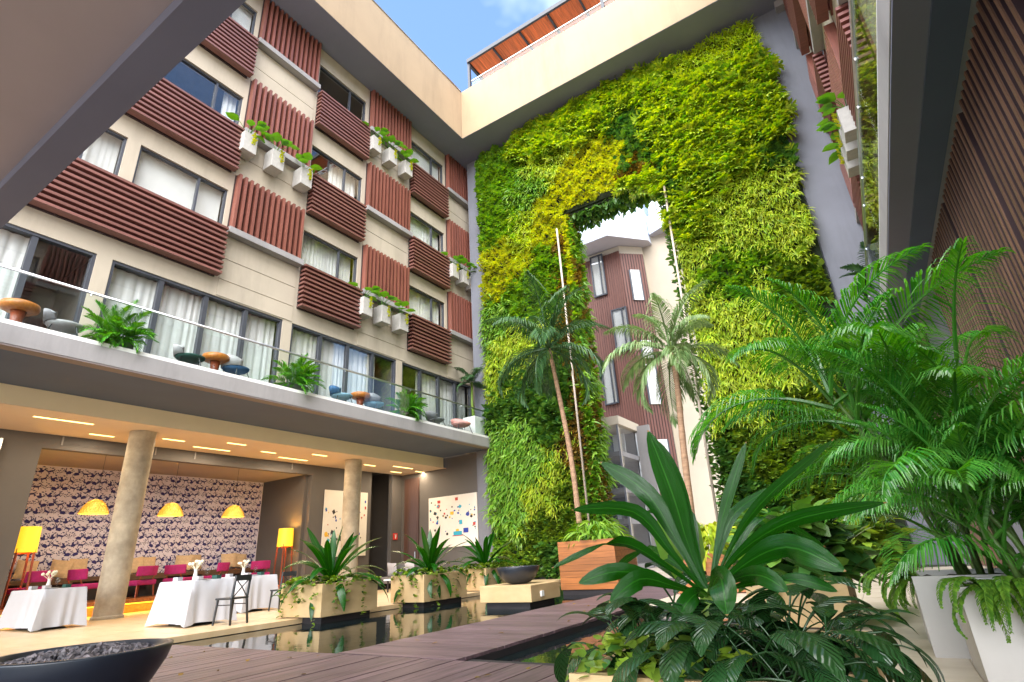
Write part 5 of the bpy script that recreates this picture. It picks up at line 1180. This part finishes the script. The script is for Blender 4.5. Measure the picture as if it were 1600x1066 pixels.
for y, wh in ((6.9, 'before the banquette near the nearer floor lamp'), (9.5, 'before the banquette right of the concrete column'), (12.1, 'before the banquette near the farther floor lamp')):
    t = thing('low_table', 'low dark brown table ' + wh, 'table', (-20.45, y, DZ), 'low tables before the banquette')
    MB().box(-20.75, -20.15, y - .55, y + .55, DZ + .50, DZ + .55).build('tabletop', 'bench_brown', t, bevel=.008); MB().box(-20.5, -20.4, y - .1, y + .1, DZ + .02, DZ + .50).build('post', 'near_black', t); MB().box(-20.7, -20.2, y - .3, y + .3, DZ, DZ + .02).build('base', 'near_black', t)
# pendants and floor lamps
def pendant(loc, label):
    t = thing('pendant_lamp', label, 'lamp', loc, 'gold pendant lamps over the dais'); x, y, z = loc
    MB().lathe([(.36, 0), (.355, .03), (.30, .16), (.22, .28), (.13, .37), (.05, .40)], 24, loc, False).build('shade', 'shade_gold', t, smooth=False)
    mb = MB()
    for k in range(24):
        a = 2 * PI * k / 24
        for s in (-1, 1): mb.tube([(x + r_ * math.cos(a + s * .25 * i), y + r_ * math.sin(a + s * .25 * i), z + h_) for i, (r_, h_) in enumerate(((.365, .0), (.315, .15), (.235, .27), (.14, .37)))], .006, 4, False)
    mb.build('weave', 'brass', t)
    MB().tube([(x, y, z + .39), (x, y, 4.76 if x > -18.7 else 4.40)], .006, 5).build('cord', 'near_black', t)
    MB().lathe([(.01, .12), (.06, .16), (.07, .21), (.05, .27), (.01, .3)], 12, loc).build('bulb', 'bulb', t, smooth=True)
    l = bpy.data.lights.new('pendant_light', 'POINT'); l.energy = 7; l.color = (1, .74, .40); l.shadow_soft_size = .08
    lo = bpy.data.objects.new('pendant_light', l); COL.objects.link(lo); lo.location = (0, 0, .05); lo.parent = t
emit('shade_gold', (1, .50, .05), .22, (.6, .35, .06))
for u, v, wh in ((146, 803, 'nearest the left end of the printed wall'), (266, 806, 'in the middle, right of the concrete column'), (364, 808, 'farthest along the printed wall')):
    p = at_x(u, v, -18.9); pendant(tuple(p), 'glowing woven gold pendant lamp ' + wh)
def floor_lamp(loc, label):
    t = thing('floor_lamp', label, 'lamp', loc, 'yellow floor lamps'); x, y, z = loc
    s = MB().lathe([(.29, 1.35), (.27, 2.0)], 24, loc, False).build('shade', 'shade_yellow', t, smooth=True)
    for k in range(4): a = PI / 4 + k * PI / 2; MB().tube([(x + .32 * math.cos(a), y + .32 * math.sin(a), z), (x + .26 * math.cos(a), y + .26 * math.sin(a), z + 1.45)], [.024, .03], 8).build('leg', 'red_wood', t)
    MB().box(x - .2, x + .2, y - .015, y + .015, z + 1.30, z + 1.33).box(x - .015, x + .015, y - .2, y + .2, z + 1.331, z + 1.36).build('brace', 'red_wood', t)
    l = bpy.data.lights.new('floor_lamp_light', 'POINT'); l.energy = 16; l.color = (1, .62, .15); l.shadow_soft_size = .1
    lo = bpy.data.objects.new('floor_lamp_light', l); COL.objects.link(lo); lo.location = (0, 0, 1.85); lo.parent = t
floor_lamp((-19.3, 5.85, DZ), 'yellow shaded floor lamp with red wooden legs at the left end of the dais')
floor_lamp((-19.3, 13.8, DZ), 'yellow shaded floor lamp glowing at the far corner of the dais')
# paintings
def painting(label, x0, x1, y0, y1, z0, z1, seed, n, group='large abstract paintings on the dark walls'):
    along_x = abs(x1 - x0) > abs(y1 - y0); t = thing('painting', label, 'painting', ((x0 + x1) / 2, (y0 + y1) / 2, z0), group); r = np.random.default_rng(seed)
    MB().box(x0, x1, y0, y1, z0, z1).build('canvas', 'canvas', t); blobs = {}
    W_ = (x1 - x0) if along_x else (y1 - y0); H_ = z1 - z0
    for k in range(n):
        if along_x: a = r.choice([r.normal(.12, .07), r.normal(.3, .08), r.normal(.92, .05), r.normal(.6, .12)]); b_ = 1 - abs(r.normal(.35, .2)) - .1 * a
        else: a = r.uniform(.03, .97); b_ = r.choice([r.normal(.3, .04), r.normal(.6, .12)])
        a = min(.95, max(.04, a)); b_ = min(.93, max(.12, b_)); s = r.choice([.02, .03, .04, .06], p=[.4, .3, .2, .1]) * 1.4; m = r.choice(['paint_black', 'paint_teal', 'paint_blue', 'paint_yellow', 'paint_red'], p=[.42, .2, .12, .14, .12]); th = r.uniform(0, 1.5); nn = r.choice([4, 4, 7])
        q = [(a * W_ + s * W_ * .5 * math.cos(th + 2 * PI * i / nn) * r.uniform(.7, 1.1), b_ * H_ + s * H_ * .5 * math.sin(th + 2 * PI * i / nn)) for i in range(nn)]
        blobs.setdefault(m, MB()).add([(x0 + p[0], y0 - .002 - k * .0001, z0 + p[1]) if along_x else (x1 + .002 + k * .0001, y0 + p[0], z0 + p[1]) for p in q], [tuple(range(nn)) if along_x else tuple(range(nn))])
    if along_x:
        for (a0, a1, b0, b1, m) in ((.50, .72, .20, .215, 'paint_red'), (.52, .69, .215, .29, 'paint_teal'), (.72, .82, .25, .34, 'paint_blue'), (.64, .70, .42, .50, 'paint_teal'), (.46, .53, .62, .68, 'paint_yellow'), (.57, .63, .29, .33, 'paint_yellow')):
            blobs.setdefault(m, MB()).quad(*[(x0 + a * W_, y0 - .012, z0 + b_ * H_) for a, b_ in ((a0, b0), (a1, b0), (a1, b1), (a0, b1))])
    for m, mb in blobs.items(): props(mb.build('painted_marks', m, t), kind='stuff')
painting('white abstract painting with small coloured marks behind the farther column', -18.70, -18.66, 15.0, 17.3, 1.25, 3.83, 81, 60)
painting('white abstract painting with black and blue marks beside the grey pier', -17.0, -14.28, 19.44, 19.49, 1.38, 3.52, 82, 60)
sg = thing('fire_sign', 'small red square sign with a white mark on the dark pillar', 'sign', (-18.66, 19.1, 1.9))
MB().box(-18.715, -18.69, 18.96, 19.22, 1.86, 2.14).build('plate', 'red_sign', sg)
MB().box(-18.689, -18.686, 19.06, 19.12, 1.91, 2.06).box(-18.689, -18.686, 19.03, 19.15, 2.07, 2.085).box(-18.689, -18.686, 19.13, 19.15, 1.97, 2.069).build('symbol', 'white_paint', sg)
# sofa group by the end wall
so_ = thing('sofa', 'low dark sofa with pale cushions in front of the dark opening', 'sofa', (-14.8, 15.8, 0))
MB().box(-16.2, -14.6, 15.5, 16.3, .2, .42).build('seat', 'pot_grey', so_, bevel=.03); MB().box(-16.2, -14.6, 16.3, 16.5, .2, .85).build('backrest', 'pot_grey', so_, bevel=.03)
for x in (-16.1, -14.7): MB().box(x - .03, x + .03, 15.55, 16.4, 0, .2).build('leg', 'near_black', so_)
for k, x in enumerate((-15.9, -15.0)): pillow('cushion', ('pale cushion at the left end of the low dark sofa', 'pale cushion at the right end of the low dark sofa')[k], (x, 16.1, .66), .24, PI / 2, -.2, 'pale_fabric', 'pale cushions on the sofa')
ct = thing('coffee_table', 'low pale topped table in front of the dark sofa', 'table', (-13.6, 14.4, 0))
MB().box(-14.2, -13.0, 14.0, 14.8, .36, .40).build('tabletop', 'white_paint', ct)
for x in (-14.1, -13.1):
    for y in (14.1, 14.7): MB().box(x - .02, x + .02, y - .02, y + .02, 0, .36).build('leg', 'near_black', ct)
